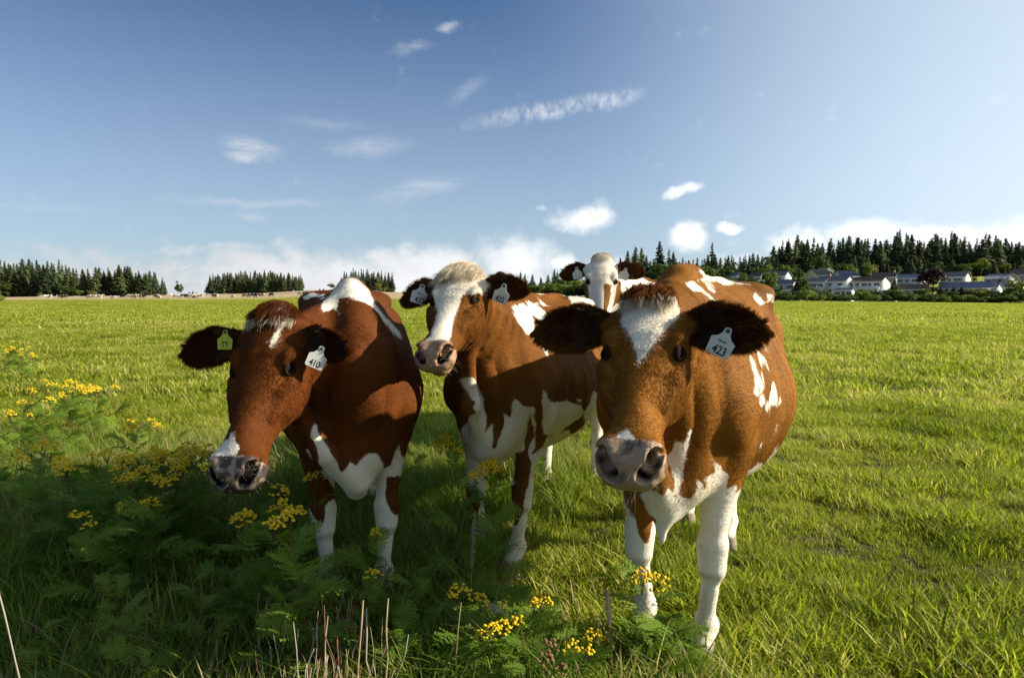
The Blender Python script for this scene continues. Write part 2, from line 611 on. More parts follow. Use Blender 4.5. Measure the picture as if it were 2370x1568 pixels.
def hind_leg(F, side, foot):
    y = side
    hip = np.array((-0.66, 0.16 * y, 1.10))
    st = np.array((-0.47, 0.22 * y, 0.80))
    hoof = np.array((foot[0], foot[1], 0.0))
    hk = np.array((foot[0] - 0.09, foot[1] * 0.95, 0.52))
    ft = hoof + (-0.04, 0, 0.13)
    F.cone(hip, st, 0.17, 0.115, 0.07, flat=(1, 1.15, 1))
    F.cone(st, hk + (0.03, 0, 0.05), 0.115, 0.055, 0.06, flat=(0.85, 1.1, 1))
    F.cone((-0.86, 0.13 * y, 1.0), hk + (-0.02, 0, 0.08), 0.11, 0.040, 0.06)
    F.cone(hk + (0.0, 0, 0.05), hk + (0.01, 0, -0.07), 0.056, 0.045, 0.03)
    F.cone(hk + (0.01, 0, -0.06), ft, 0.043, 0.039, 0.03)
    F.ell(ft, (0.048, 0.046, 0.045), None, 0.02)
    F.cone(ft, hoof + (0.035, 0, 0.055), 0.040, 0.046, 0.015)
    F.cone(hoof + (0.035, 0.022, 0.05), hoof + (0.065, 0.028, 0.012), 0.030, 0.032, 0.006)
    F.cone(hoof + (0.035, -0.022, 0.05), hoof + (0.065, -0.028, 0.012), 0.030, 0.032, 0.006)


def head_frame(h, lat_hint, roll=0.0):
    h = unit(h)
    l = np.array(lat_hint, float)
    l = unit(l - (l @ h) * h)
    n = np.cross(h, l)
    c, s = math.cos(roll), math.sin(roll)
    l2 = c * l + s * n
    n2 = np.cross(h, l2)
    return h, l2, n2


def sculpt_head(F, O, h, l, n, hs=1.0, jaw=1.0):
    """O poll; h towards the lips; l to the animal's left; n out of the forehead"""
    def P(s, a, b):
        return O + hs * (s * h + a * l + b * n)
    M = np.array([h, l, n])
    C = [P(s, 0, (t + b) / 2) for s, t, b, w_ in HEAD]
    up = [hs * (t - b) / 2 for s, t, b, w_ in HEAD]
    dn = [hs * (t - b) / 2 * jaw for s, t, b, w_ in HEAD]
    hw = [hs * w_ for s, t, b, w_ in HEAD]
    # straight axis with constant frame keeps the planes of the face crisp
    C2 = [O + hs * (s * h + (-0.11 + (0.02 if s > 0.4 else 0.0)) * n) for s, *_ in HEAD]
    up2 = [hs * (t + 0.11 - (0.02 if s > 0.4 else 0)) for s, t, b, w_ in HEAD]
    dn2 = [hs * (-b - 0.11 + (0.02 if s > 0.4 else 0)) for s, t, b, w_ in HEAD]
    F.loft(C2, [n] * len(C2), up2, dn2, hw, p=2.5, narrow=[0.16] * 5 + [0.22] * 5 + [0.25] * 4, belly=[0.28] * 10 + [0.22] * 4, k=0.045)
    for y in (-1, 1):
        F.ell(P(0.158, 0.084 * y, -0.026), hs * np.array((0.045, 0.026, 0.026)), M, 0.02)   # brow and orbit
        F.ell(P(0.235, 0.070 * y, -0.115), hs * np.array((0.085, 0.032, 0.075)), M, 0.04)   # cheek muscle
        F.cone(P(0.215, 0.094 * y, -0.070), P(0.345, 0.062 * y, -0.070), 0.024 * hs, 0.012 * hs, 0.022)  # cheek bone ridge
        F.ell(P(0.505, 0.046 * y, -0.052), hs * np.array((0.042, 0.034, 0.036)), M, 0.022)  # nostril wing
        F.ell(P(0.055, 0.085 * y, -0.060), hs * np.array((0.035, 0.05, 0.035)), M, 0.04)     # ear root
    F.ell(P(-0.01, 0, -0.02), hs * np.array((0.045, 0.070, 0.040)), M, 0.04)                # poll
    F.ell(P(0.520, 0, -0.085), hs * np.array((0.040, 0.066, 0.048)), M, 0.02)               # muzzle pad
    F.ell(P(0.480, 0, -0.150), hs * np.array((0.055, 0.048, 0.030)), M, 0.02)               # chin
    for y in (-1, 1):
        # nostril: slanting comma
        a = P(0.556, 0.036 * y, -0.066)
        b = P(0.520, 0.060 * y, -0.040)
        F.cone(a, b, 0.0165 * hs, 0.0205 * hs, 0.008, 'sub')
        F.cone(P(0.535, 0.043 * y, -0.060), P(0.490, 0.040 * y, -0.058), 0.016 * hs, 0.012 * hs, 0.008, 'sub')
        F.cone(b, P(0.492, 0.070 * y, -0.056), 0.012 * hs, 0.006 * hs, 0.012, 'sub')
        # eye socket
        F.ell(P(0.187, 0.101 * y, -0.028), hs * np.array((0.027, 0.018, 0.018)), M, 0.012, 'sub')
        F.cone(P(0.225, 0.085 * y, -0.030), P(0.26, 0.070 * y, -0.022), 0.010 * hs, 0.005 * hs, 0.02, 'sub')
        # mouth line
        F.cone(P(0.548, 0.02 * y, -0.128), P(0.43, 0.078 * y, -0.128), 0.006 * hs, 0.006 * hs, 0.010, 'sub')
        # groove in front of the cheek
        F.cone(P(0.30, 0.092 * y, -0.03), P(0.42, 0.082 * y, -0.045), 0.010 * hs, 0.012 * hs, 0.03, 'sub')
    F.cone(P(0.555, 0, -0.07), P(0.560, 0, -0.118), 0.0035, 0.0035, 0.01, 'sub')
    return P


def ear_geo(P, O, h, l, n, hs, side, ax, face, L=0.205, Wd=0.115):
    """leaf-shaped cupped ear; ax and face given in the (h, l, n) frame; returns verts, quads, inner-mask"""
    B = P(0.060, 0.095 * side, -0.062)
    fr = np.array([h, l, n])
    e = unit(ax[0] * h + ax[1] * side * l + ax[2] * n)
    q = face[0] * h + face[1] * side * l + face[2] * n
    q = unit(q - (q @ e) * e)
    wv = np.cross(e, q)
    ns, nt = 26, 16
    V = []
    inner = []
    for face_i, off in ((0, 0.5), (1, -0.5)):
        for i in range(ns + 1):
            s = i / ns
            prof = (0.32 + 0.68 * min(1, (s / 0.42)) ** 0.9) * (1 - max(0, (s - 0.55) / 0.45) ** 2.6) ** 0.62
            prof = max(prof, 0.015)
            wd = Wd / 2 * prof
            cup = 0.42 * (1 - s) + 0.10
            for j in range(nt + 1):
                t = -1 + 2 * j / nt
                ang = t * (1.9 * (1 - s) ** 1.2 + 0.42)
                r = wd / max(0.42, (1.9 * (1 - s) ** 1.2 + 0.42)) * 1.35
                tt = r * math.sin(ang) if s < 0.5 else wd * t
                x = wd * t * 1.0
                y_ = wd * 0.75 * (t * t - 0.55) * (1.25 - 0.75 * s)
                th = 0.011 * (1 - 0.55 * s) * (1 - 0.75 * abs(t) ** 3)
                bend = -0.030 * s * s
                p = B + e * (s * L - 0.012) * hs + wv * x * hs + q * (y_ + bend + off * th) * hs - np.array((0, 0, 1)) * 0.02 * s * s
                V.append(p)
                inner.append((1 - abs(t) ** 2) * (1 if face_i == 0 else 0) * min(1, s * 4) * (1 - s ** 4))
    V = np.array(V)
    st = nt + 1
    m = (ns + 1) * st
    Q = []
    for i in range(ns):
        for j in range(nt):
            a = i * st + j
            Q.append((a, a + 1, a + st + 1, a + st))
            b = a + m
            Q.append((b, b + st, b + st + 1, b + 1))
    for i in range(ns):
        for j in (0, nt):
            a = i * st + j
            b = a + st
            Q.append((a, b, b + m, a + m) if j == 0 else (a, a + m, b + m, b))
    for j in range(nt):
        a = ns * st + j
        Q.append((a, a + 1, a + 1 + m, a + m))
    Q = np.array(Q)
    # orient
    cq = V[Q[0]]
    nn = np.cross(cq[1] - cq[0], cq[2] - cq[0])
    if nn @ q < 0:
        Q = Q[:, ::-1]
    return V, Q, np.array(inner), (B, e, q, wv)


def poly_sd(P, poly):
    """signed distance of points P (n,2) to a polygon: positive inside"""
    poly = np.asarray(poly, float)
    d = np.full(len(P), 1e9)
    ins = np.zeros(len(P), bool)
    n = len(poly)
    for i in range(n):
        a = poly[i]
        b = poly[(i + 1) % n]
        e = b - a
        w_ = P - a
        t = np.clip((w_ @ e) / (e @ e + 1e-12), 0, 1)
        q = w_ - t[:, None] * e
        d = np.minimum(d, (q ** 2).sum(1))
        c = (a[1] > P[:, 1]) != (b[1] > P[:, 1])
        xi = (b[0] - a[0]) * (P[:, 1] - a[1]) / (b[1] - a[1] + 1e-12) + a[0]
        ins ^= c & (P[:, 0] < xi)
    return np.where(ins, 1, -1) * np.sqrt(d)


def vnoise(P, scale, seed=0):
    """cheap smooth value noise for numpy points"""
    rng = np.random.default_rng(seed)
    tab = rng.random(4096)
    q = P * scale
    i = np.floor(q).astype(int)
    f = q - i
    f = f * f * (3 - 2 * f)
    out = 0
    for dx in (0, 1):
        for dy in (0, 1):
            for dz in (0, 1):
                hsh = ((i[:, 0] + dx) * 73856093 ^ (i[:, 1] + dy) * 19349663 ^ (i[:, 2] + dz) * 83492791) & 4095
                wgt = (f[:, 0] if dx else 1 - f[:, 0]) * (f[:, 1] if dy else 1 - f[:, 1]) * (f[:, 2] if dz else 1 - f[:, 2])
                out = out + wgt * tab[hsh]
    return out - 0.5


def build_cow_surface(c, vs):
    """returns dict with local-space surface, attributes and landmarks"""
    th = rad(c['theta'])
    rz = math.atan2(-math.cos(th), -math.sin(th))
    sc = c.get('scale', 1.0)
    org = np.array((c['org'][0], c['org'][1], c['org'][2] if len(c['org']) > 2 else 0.0))
    ca, sa = math.cos(rz), math.sin(rz)
    Rm = np.array([[ca, -sa, 0], [sa, ca, 0], [0, 0, 1]])        # local -> world

    def tol(p):
        return (Rm.T @ (np.array(p, float) - org)) / sc

    def dirl(v):
        return Rm.T @ np.array(v, float)
    O = tol(c['poll'])
    h = unit(dirl(np.array(c['nose']) - np.array(c['poll'])))
    lat = dirl(c.get('lat', (1, -0.3, 0)))                        # the animal's left is the viewer's right
    h, l, n = head_frame(h, lat, rad(c.get('roll', 0)))
    if n[2] < -0.3:
        raise ValueError('head frame flipped')
    hs = c.get('hs', 1.0)
    lo = np.array((-1.15, -0.52, -0.03))
    hi = np.array((1.0, 0.52, 1.50))
    Pm = [O + hs * (s * h + a * l + b * n) for s in (-0.1, 0.62) for a in (-0.15, 0.15) for b in (-0.3, 0.06)]
    lo = np.minimum(lo, np.min(Pm, 0) - 0.03)
    hi = np.maximum(hi, np.max(Pm, 0) + 0.03)
    F = Field(lo, hi, vs)
    torso(F, c.get('torso', TORSO))
    # backbone, hips, tail head
    F.cone((-0.55, 0, 1.375), (0.40, 0, 1.372), 0.035, 0.035, 0.06)
    F.cone((0.35, 0, 1.385), (0.58, 0, 1.375), 0.045, 0.05, 0.06)
    for y in (-1, 1):
        F.ell((-0.50, 0.205 * y, 1.335), (0.07, 0.055, 0.035), None, 0.12)
        F.ell((-0.93, 0.11 * y, 1.22), (0.05, 0.045, 0.05), None, 0.05)
        F.ell((-0.30, 0.33 * y, 1.24), (0.09, 0.05, 0.05), None, 0.10, 'sub') if c.get('hollow', 1) else None
    F.cone((-0.82, 0, 1.36), (-1.0, 0, 1.29), 0.035, 0.03, 0.04)
    F.cone((-1.0, 0, 1.29), (-1.06, 0, 0.95), 0.03, 0.020, 0.02)
    F.cone((-1.06, 0, 0.95), (-1.05, 0, 0.60), 0.020, 0.016, 0.02)
    # legs
    for y in (1, -1):
        f = c['feet'][0 if y == 1 else 1]
        front_leg(F, y, f)
        f = c['feet'][2 if y == 1 else 3]
        hind_leg(F, y, f)
    for y in (1, -1):
        F.cone((0.42, 0.175 * y, 1.24), (0.60, 0.225 * y, 0.92), 0.030, 0.030, 0.05)              # edge of the shoulder blade
        F.cone((0.30, 0.36 * y, 1.15), (0.36, 0.33 * y, 0.78), 0.022, 0.020, 0.05, 'sub')         # hollow behind the shoulder
        F.cone((0.55, 0.235 * y, 0.98), (0.66, 0.20 * y, 0.86), 0.05, 0.05, 0.05)                 # point of the shoulder
        F.cone((0.78, 0.09 * y, 0.98), (0.80, 0.07 * y, 0.72), 0.020, 0.016, 0.05, 'sub')         # breast furrow
    # belly / udder
    F.ell((-0.55, 0, 0.60), (0.17, 0.13, 0.11), None, 0.06)
    # chest and brisket
    bk = c.get('brisket', 0.0)
    F.ell((0.70, 0, 0.72), (0.15, 0.15, 0.16), None, 0.08)
    F.cone((0.74, 0, 0.80), (0.72, 0, 0.62 - bk), 0.075, 0.045, 0.06)
    # neck
    A = np.array((0.52, 0, 1.10))
    Cn = O + hs * (0.085 * h - 0.120 * n)
    mid = c.get('neckmid', None)
    dirn = Cn - A
    ctrl = A + dirn * 0.5 + np.array((0, 0, 0.03)) if mid is None else np.array(mid)
    ts = np.linspace(0, 1, 9)
    C = [(1 - t) ** 2 * A + 2 * t * (1 - t) * ctrl + t * t * Cn for t in ts]
    Ue = unit(-0.75 * h + 0.65 * n)
    Us = [unit((1 - t) * np.array((0.1, 0, 1.0)) + t * Ue) for t in ts]
    nk = c.get('neck', 1.0)
    up = [0.27 * (1 - t) ** 1.0 + 0.115 * t for t in ts]
    dn = [0.33 * (1 - t) ** 1.2 + 0.135 * t + 0.02 for t in ts]
    hw = [(0.185 * (1 - t) + 0.088 * t) * nk for t in ts]
    F.loft(C, Us, up, dn, hw, p=2.1, narrow=0.32, belly=0.30, k=0.07)
    # dewlap: loose fold from throat to brisket
    thr = O + hs * (0.17 * h - 0.235 * n)
    br = np.array((0.80, 0, 0.66 - bk))
    dl = c.get('dewlap', 0.03)
    m_ = (thr + br) / 2 + np.array((0.05, 0, -0.03))
    F.cone(thr, m_, 0.045, 0.030, 0.07)
    F.cone(m_, br, 0.030, 0.034, 0.07)
    if dl > 0.04:
        F.cone(br + (-0.03, 0, 0.06), br + (0.0, 0, -dl), 0.034, 0.012, 0.05)
    # slack skin folds along the neck
    for i, (t0, r0) in enumerate(((0.35, 0.018), (0.48, 0.017), (0.62, 0.016), (0.76, 0.014))):
        for y in (-1, 1):
            ci = (1 - t0) ** 2 * A + 2 * t0 * (1 - t0) * ctrl + t0 * t0 * Cn
            hwv = (0.185 * (1 - t0) + 0.088 * t0)
            a = ci + np.array((0, hwv * 1.0 * y, 0.02))
            b = ci + np.array((0.05, hwv * 0.55 * y, -0.20 * (1 - 0.4 * t0)))
            F.cone(a, b, r0, r0 * 0.7, 0.028)
    P = sculpt_head(F, O, h, l, n, hs, c.get('jaw', 1.0))
    V, Q = F.mesh()
    nb = len(V)
    inner = np.zeros(nb)
    part = np.zeros(nb)
    ears = []
    for side, key in ((1, 'ear_l'), (-1, 'ear_r')):
        ep = c.get(key, dict(ax=(0.05, 1, -0.15), face=(0.45, 0.25, 1.0)))
        Ve, Qe, ie, fr = ear_geo(P, O, h, l, n, hs, side, ep['ax'], ep['face'], ep.get('L', 0.205), ep.get('W', 0.115))
        Q = np.concatenate([Q, Qe + len(V)])
        V = np.concatenate([V, Ve])
        inner = np.concatenate([inner, ie])
        part = np.concatenate([part, np.full(len(Ve), side * 1.0)])
        ears.append(fr)
    N = vert_normals(V, Q)
    # small-scale unevenness: muscle, skin and skeleton under the coat
    ripple = 0.0016 * vnoise(V, 16, 3) * 2 + 0.0075 * vnoise(V, 6, 5)
    ribs = np.sin(V[:, 0] * 48) * 0.0045 * np.exp(-((V[:, 0] + 0.05) / 0.22) ** 2) * np.clip((V[:, 2] - 0.7) * 4, 0, 1) * np.clip((1.3 - V[:, 2]) * 6, 0, 1) * (np.abs(N[:, 1]) > 0.3)
    V = V + N * np.where(part == 0, ripple + ribs, 0)[:, None]
    HL = (V - O) @ np.array([h, l, n]).T / hs                     # head coordinates of every vertex
    return dict(V=V, Q=Q, N=N, inner=inner, part=part, HL=HL, P=P, O=O, h=h, l=l, n=n, hs=hs, ears=ears,
                rz=rz, org=org, sc=sc, Rm=Rm, A=A, nb=nb)


def is_head(s):
    H = s['HL']
    return (s['part'] != 0) | ((H[:, 0] > -0.07) & (H[:, 0] < 0.62) & (np.abs(H[:, 1]) < 0.16) & (H[:, 2] > -0.29) & (H[:, 2] < 0.09)
                               & ((H[:, 2] > -0.16 - 0.6 * H[:, 0] * (H[:, 0] > 0)) | (H[:, 0] > 0.10)))


def paint(s, c):
    """coat attribute: positive where white (metres from the edge of the patch)"""
    V, N, HL = s['V'], s['N'], s['HL']
    n = len(V)
    hd = is_head(s)
    z = V[:, 2]
    wob = 0.05 * vnoise(V, 9, 11) * 2 + 0.03 * vnoise(V, 25, 12)
    low = (c.get('white_z', 0.52) - z) + wob                       # legs and belly
    belly = 0.62 + 0.05 * np.sin(V[:, 0] * 5) - z + wob
    sd = np.maximum(low, np.where(np.abs(V[:, 1]) < 0.5, belly - 0.02, -1))
    sd = np.where(hd, -0.5, sd)
    edge = 0.020 * vnoise(V * (1, 1, 0.6), 17, 41) + 0.012 * vnoise(V * (1, 1, 0.6), 42, 42)
    for reg, d, slab, pts in c.get('patch', []):
        # d: direction the patch is laid on from (local), pts: outline in the plane across d
        d = unit(d)
        a = unit(np.cross((0, 0, 1), d))
        b = np.cross(d, a)
        base = V
        if reg == 'head' or reg == '-head':
            sel = hd & (s['part'] == 0)
        elif reg == 'ear':
            sel = s['part'] != 0
        else:
            sel = ~hd
        dep = base @ d
        sel = sel & (N @ d > -0.10) & (dep > slab[0]) & (dep < slab[1])
        q = np.stack([base[sel] @ a, base[sel] @ b], 1)
        v = poly_sd(q, pts) + edge[sel] * (0.35 if reg.endswith('head') else 1.0)
        cur = sd[sel]
        if reg.startswith('-'):
            sd[sel] = np.minimum(cur, -v)
        else:
            sd[sel] = np.maximum(cur, v)
    return sd, hd
# ------------------------------------------------------------------ cow materials
def coat_color_nodes(n, posvec, sdv, brown, muzzle, red=0.0):
    nz = n.noise(posvec, 95.0, 4.0, 0.6)
    nz2 = n.noise(posvec, 9.0, 3.0, 0.6)
    sdn = n.math('ADD', sdv, n.math('MULTIPLY', n.math('SUBTRACT', nz, 0.5), 0.012))
    sdn = n.math('ADD', sdn, n.math('MULTIPLY', n.math('SUBTRACT', nz2, 0.5), 0.016))
    m = n.smooth(sdn, -0.004, 0.004)
    big = n.noise(posvec, 3.5, 4.0, 0.6)
    fib = n.noise(n.mapping(posvec, (20, 20, 60)), 3.0, 4.0, 0.65)
    br = n.mix(n.smooth(big, 0.3, 0.7), tuple(x * 0.60 for x in brown), tuple(x * 1.15 for x in brown))
    br = n.mix(n.math('MULTIPLY', n.smooth(fib, 0.35, 0.7), 0.45), br, tuple(x * 0.5 for x in brown))
    wh = n.mix(n.smooth(n.noise(posvec, 5.0, 5.0, 0.65), 0.35, 0.75), (0.80, 0.75, 0.64), (0.70, 0.62, 0.47))
    wh = n.mix(n.math('MULTIPLY', n.smooth(fib, 0.4, 0.75), 0.25), wh, (0.55, 0.48, 0.36))
    return n.mix(m, br, wh)


def cow_mat(name, brown, skin_a, skin_b, skin_bias=0.5):
    m = bpy.data.materials.new(name)
    m.use_nodes = True
    n = NT(m.node_tree)
    pos = n.new('ShaderNodeTexCoord').outputs['Object']
    at = n.new('ShaderNodeAttribute', attribute_name='sd')
    mz = n.new('ShaderNodeAttribute', attribute_name='muzzle')
    inn = n.new('ShaderNodeAttribute', attribute_name='inner')
    dirt = n.new('ShaderNodeAttribute', attribute_name='dirt')
    nost = n.new('ShaderNodeAttribute', attribute_name='nostril')
    c = coat_color_nodes(n, pos, at.outputs['Fac'], brown, None)
    c = n.mix(n.math('MULTIPLY', inn.outputs['Fac'], 0.75), c, (0.16, 0.045, 0.018))
    dn = n.smooth(n.math('ADD', dirt.outputs['Fac'], n.math('MULTIPLY', n.noise(pos, 30.0, 5.0, 0.7), 0.5)), 0.65, 1.15)
    c = n.mix(n.math('MULTIPLY', dn, 0.75), c, (0.10, 0.08, 0.035))
    sk = n.noise(pos, 17.0, 3.0, 0.6)
    skc = n.mix(n.smooth(sk, skin_bias - 0.07, skin_bias + 0.07), skin_a, skin_b)
    vor = n.new('ShaderNodeTexVoronoi', ins={'Scale': 420.0, 'Vector': pos})
    skc = n.mix(n.math('MULTIPLY', n.smooth(vor.outputs['Distance'], 0.25, 0.6), 0.3), skc, tuple(x * 0.5 for x in skin_a))
    mfac = n.smooth(n.math('ADD', mz.outputs['Fac'], n.math('MULTIPLY', n.math('SUBTRACT', n.noise(pos, 60, 3), 0.5), 0.5)), 0.35, 0.65)
    c = n.mix(mfac, c, skc)
    c = n.mix(nost.outputs['Fac'], c, (0.005, 0.003, 0.003))
    rough = n.math('SUBTRACT', 0.68, n.math('MULTIPLY', mfac, 0.34))
    bmp = n.math('ADD', n.math('MULTIPLY', n.noise(pos, 180.0, 3.0, 0.6), 0.0012), n.math('MULTIPLY', n.noise(n.mapping(pos, (1, 1, 3)), 22.0, 4.0, 0.6), 0.004))
    bmp = n.math('ADD', bmp, n.math('MULTIPLY', n.math('MULTIPLY', vor.outputs['Distance'], mfac), -0.0012))
    b = n.new('ShaderNodeBump', ins={'Height': bmp, 'Strength': 0.8, 'Distance': 1.0})
    p = n.new('ShaderNodeBsdfPrincipled', ins={'Base Color': c, 'Roughness': rough, 'Specular IOR Level': n.math('MULTIPLY', n.math('ADD', 0.06, n.math('MULTIPLY', mfac, 0.35)), n.math('SUBTRACT', 1.0, nost.outputs['Fac'])), 'Normal': b.outputs[0],
                                               'Sheen Weight': 0.0, 'Sheen Roughness': 0.4})
    n.link(n.vmath('SCALE', c, 1.0), p.inputs['Sheen Tint'])
    # thin ears let the low sun glow through
    tr = n.new('ShaderNodeBsdfTranslucent', ins={'Color': (0.60, 0.10, 0.02, 1)})
    mx = n.new('ShaderNodeMixShader', ins={0: n.math('MULTIPLY', inn.outputs['Fac'], 0.30)})
    n.link(p.outputs[0], mx.inputs[1])
    n.link(tr.outputs[0], mx.inputs[2])
    out = n.new('ShaderNodeOutputMaterial')
    n.link(mx.outputs[0], out.inputs[0])
    return m


def hair_mat(name):
    m = bpy.data.materials.new(name)
    m.use_nodes = True
    n = NT(m.node_tree)
    at = n.new('ShaderNodeAttribute', attribute_name='hcol')
    p = n.new('ShaderNodeBsdfPrincipled', ins={'Base Color': at.outputs['Color'], 'Roughness': 0.6, 'Specular IOR Level': 0.05})
    tr = n.new('ShaderNodeBsdfTranslucent', ins={'Color': at.outputs['Color']})
    mx = n.new('ShaderNodeMixShader', ins={0: 0.18})
    n.link(p.outputs[0], mx.inputs[1])
    n.link(tr.outputs[0], mx.inputs[2])
    out = n.new('ShaderNodeOutputMaterial')
    n.link(mx.outputs[0], out.inputs[0])
    return m


M_HAIR = hair_mat('coat_hair')
M_EYE = simple_mat('eye', (0.010, 0.005, 0.003), rough=0.06, spec=0.22)
M_LID = simple_mat('eyelid', (0.022, 0.012, 0.007), rough=0.85, spec=0.05)
M_TAGW = simple_mat('tag_white', (0.62, 0.64, 0.56), rough=0.5, noise=0.12, nscale=40, trans=0.12)
M_TAGY = simple_mat('tag_yellow', (0.55, 0.58, 0.05), rough=0.5, noise=0.12, nscale=40, trans=0.12)
M_INK = simple_mat('tag_ink', (0.015, 0.02, 0.035), rough=0.6)
M_PIN = simple_mat('tag_pin', (0.05, 0.05, 0.045), rough=0.5)


def hair_object(name, parent, root, tip, mid, color, r0=0.0006):
    """a tuft or coat of hair: one three-point strand per root"""
    n = len(root)
    cu = bpy.data.hair_curves.new(name)
    cu.add_curves([4] * n)
    t = 1 / 3
    p1 = root * (1 - t) ** 2 + 2 * mid * t * (1 - t) + tip * t * t
    t = 2 / 3
    p2 = root * (1 - t) ** 2 + 2 * mid * t * (1 - t) + tip * t * t
    P = np.stack([root, p1, p2, tip], 1).astype(np.float32)
    cu.position_data.foreach_set('vector', P.ravel())
    ra = cu.attributes.new('radius', 'FLOAT', 'POINT')
    rr = np.tile(np.array([1.0, 0.85, 0.6, 0.12], np.float32) * r0, (n, 1))
    ra.data.foreach_set('value', rr.ravel())
    ca = cu.attributes.new('hcol', 'FLOAT_COLOR', 'CURVE')
    c4 = np.concatenate([color, np.ones((n, 1))], 1).astype(np.float32)
    ca.data.foreach_set('color', c4.ravel())
    cu.materials.append(M_HAIR)
    o = link(name, cu, parent)
    return o


def sample_surface(V, Q, N, weight, count, rng):
    a = V[Q]
    area = 0.5 * np.linalg.norm(np.cross(a[:, 2] - a[:, 0], a[:, 3] - a[:, 1]), axis=1)
    wq = weight[Q].mean(1) * area
    cdf = np.cumsum(wq)
    k = np.searchsorted(cdf, rng.random(count) * cdf[-1])
    k = np.clip(k, 0, len(Q) - 1)
    u, v = rng.random(count), rng.random(count)
    wts = np.stack([(1 - u) * (1 - v), u * (1 - v), u * v, (1 - u) * v], 1)
    idx = Q[k]
    P = (V[idx] * wts[:, :, None]).sum(1)
    n = (N[idx] * wts[:, :, None]).sum(1)
    n /= np.linalg.norm(n, axis=1)[:, None] + 1e-9
    return P, n, idx, wts


def comb_dir(s, P, HLp, headm, earm, earfr):
    """lie of the coat: back and down on the body, fanning out from the whorl between the eyes on the face"""
    n = len(P)
    d = np.tile(np.array((-1.0, 0, -0.55)), (n, 1))
    low = P[:, 2] < 0.75
    d[low] = (-0.25, 0, -1.0)
    wh = np.array((0.165, 0.0, 0.0))
    v = HLp - wh
    v[:, 2] *= 0.3
    v[:, 0] += 0.02
    vl = v / (np.linalg.norm(v, axis=1)[:, None] + 1e-6)
    side = np.abs(HLp[:, 1]) > 0.085
    vl[side] += np.array((0.3, 0, -0.5))
    dh = vl @ np.array([s['h'], s['l'], s['n']])
    d[headm] = dh[headm]
    for fr, sd_ in zip(earfr, (1, -1)):
        m = earm == sd_
        if m.any():
            rel = P[m] - fr[0]
            x = (rel @ fr[3])[:, None]
            d[m] = fr[1] * 0.7 + fr[3] * np.sign(x) * np.clip(np.abs(x) / 0.03, 0, 1) * 0.9
    return d


def make_cow(c, vs=0.0075, hair=1.0):
    s = build_cow_surface(c, vs)
    V, Q, N, HL = s['V'], s['Q'], s['N'], s['HL']
    sd, hd = paint(s, c)
    part = s['part']
    earw = c.get('ear_sd', -0.5)
    sd = np.where(part != 0, earw, sd)
    mz = np.where(hd & (part == 0), np.clip((HL[:, 0] - 0.478) / 0.03 + np.where(HL[:, 2] < -0.11, 0.25, 0), 0, 1), 0)
    z = V[:, 2]
    front = V[:, 0] > 0.2
    dirt = np.where(~hd, np.exp(-((z - 0.32) / 0.035) ** 2) * 0.6 * (N[:, 0] > 0.2) * front + np.clip((0.11 - z) * 22, 0, 1.3), 0)
    dirt = dirt + np.where(~hd & (V[:, 0] < -0.4) & (z > 1.2), 0.3 * c.get('rumpdirt', 0), 0)
    nst = np.zeros(len(V))
    for y in (1, -1):
        a_, b_ = np.array((0.548, 0.037 * y, -0.064)), np.array((0.518, 0.060 * y, -0.043))
        t_ = np.clip(((HL - a_) @ (b_ - a_)) / ((b_ - a_) @ (b_ - a_)), 0, 1)
        dd_ = np.linalg.norm(HL - a_ - t_[:, None] * (b_ - a_), axis=1)
        nst = np.maximum(nst, np.clip((0.0215 - dd_) / 0.004, 0, 1) * (HL[:, 0] < 0.556))
    nst = nst * (part == 0)
    col_mat = cow_mat('coat_' + c['key'], c['brown'], c['skin'][0], c['skin'][1], c['skin'][2])
    root = empty('cow', s['org'], s['rz'], s['sc'])
    tag(root, c['label'], 'cow', c.get('group', 'cows standing at the front of the herd'))
    me = mesh_np('cow_body', V, Q, None, col_mat, smooth=True, attrs=dict(sd=sd, muzzle=mz, inner=s['inner'], dirt=dirt, nostril=nst))
    body = link('body', me, root)
    P = s['P']
    hs = s['hs']
    Mr = Matrix(np.array([s['h'], s['l'], s['n']]).T.tolist())
    # eyes with lids
    for y in (1, -1):
        e = bmesh_sphere(0.0240 * hs, 24, 16)
        eo = link('eye', e, root, loc=P(0.187, 0.0775 * y, -0.0462))
        me_l = lid_mesh(s, P, y, hs)
        link('eyelid', me_l, root)
    # ear tags
    for t in c.get('tags', []):
        make_tag(root, s, t)
    if hair > 0:
        coat(root, s, c, sd, hd, mz, hair, dirt)
    return root, s


def bmesh_sphere(r, u, v):
    import bmesh
    bm = bmesh.new()
    bmesh.ops.create_uvsphere(bm, u_segments=u, v_segments=v, radius=r)
    me = bpy.data.meshes.new('eye')
    bm.to_mesh(me)
    bm.free()
    me.polygons.foreach_set('use_smooth', [True] * len(me.polygons))
    me.materials.append(M_EYE)
    return me


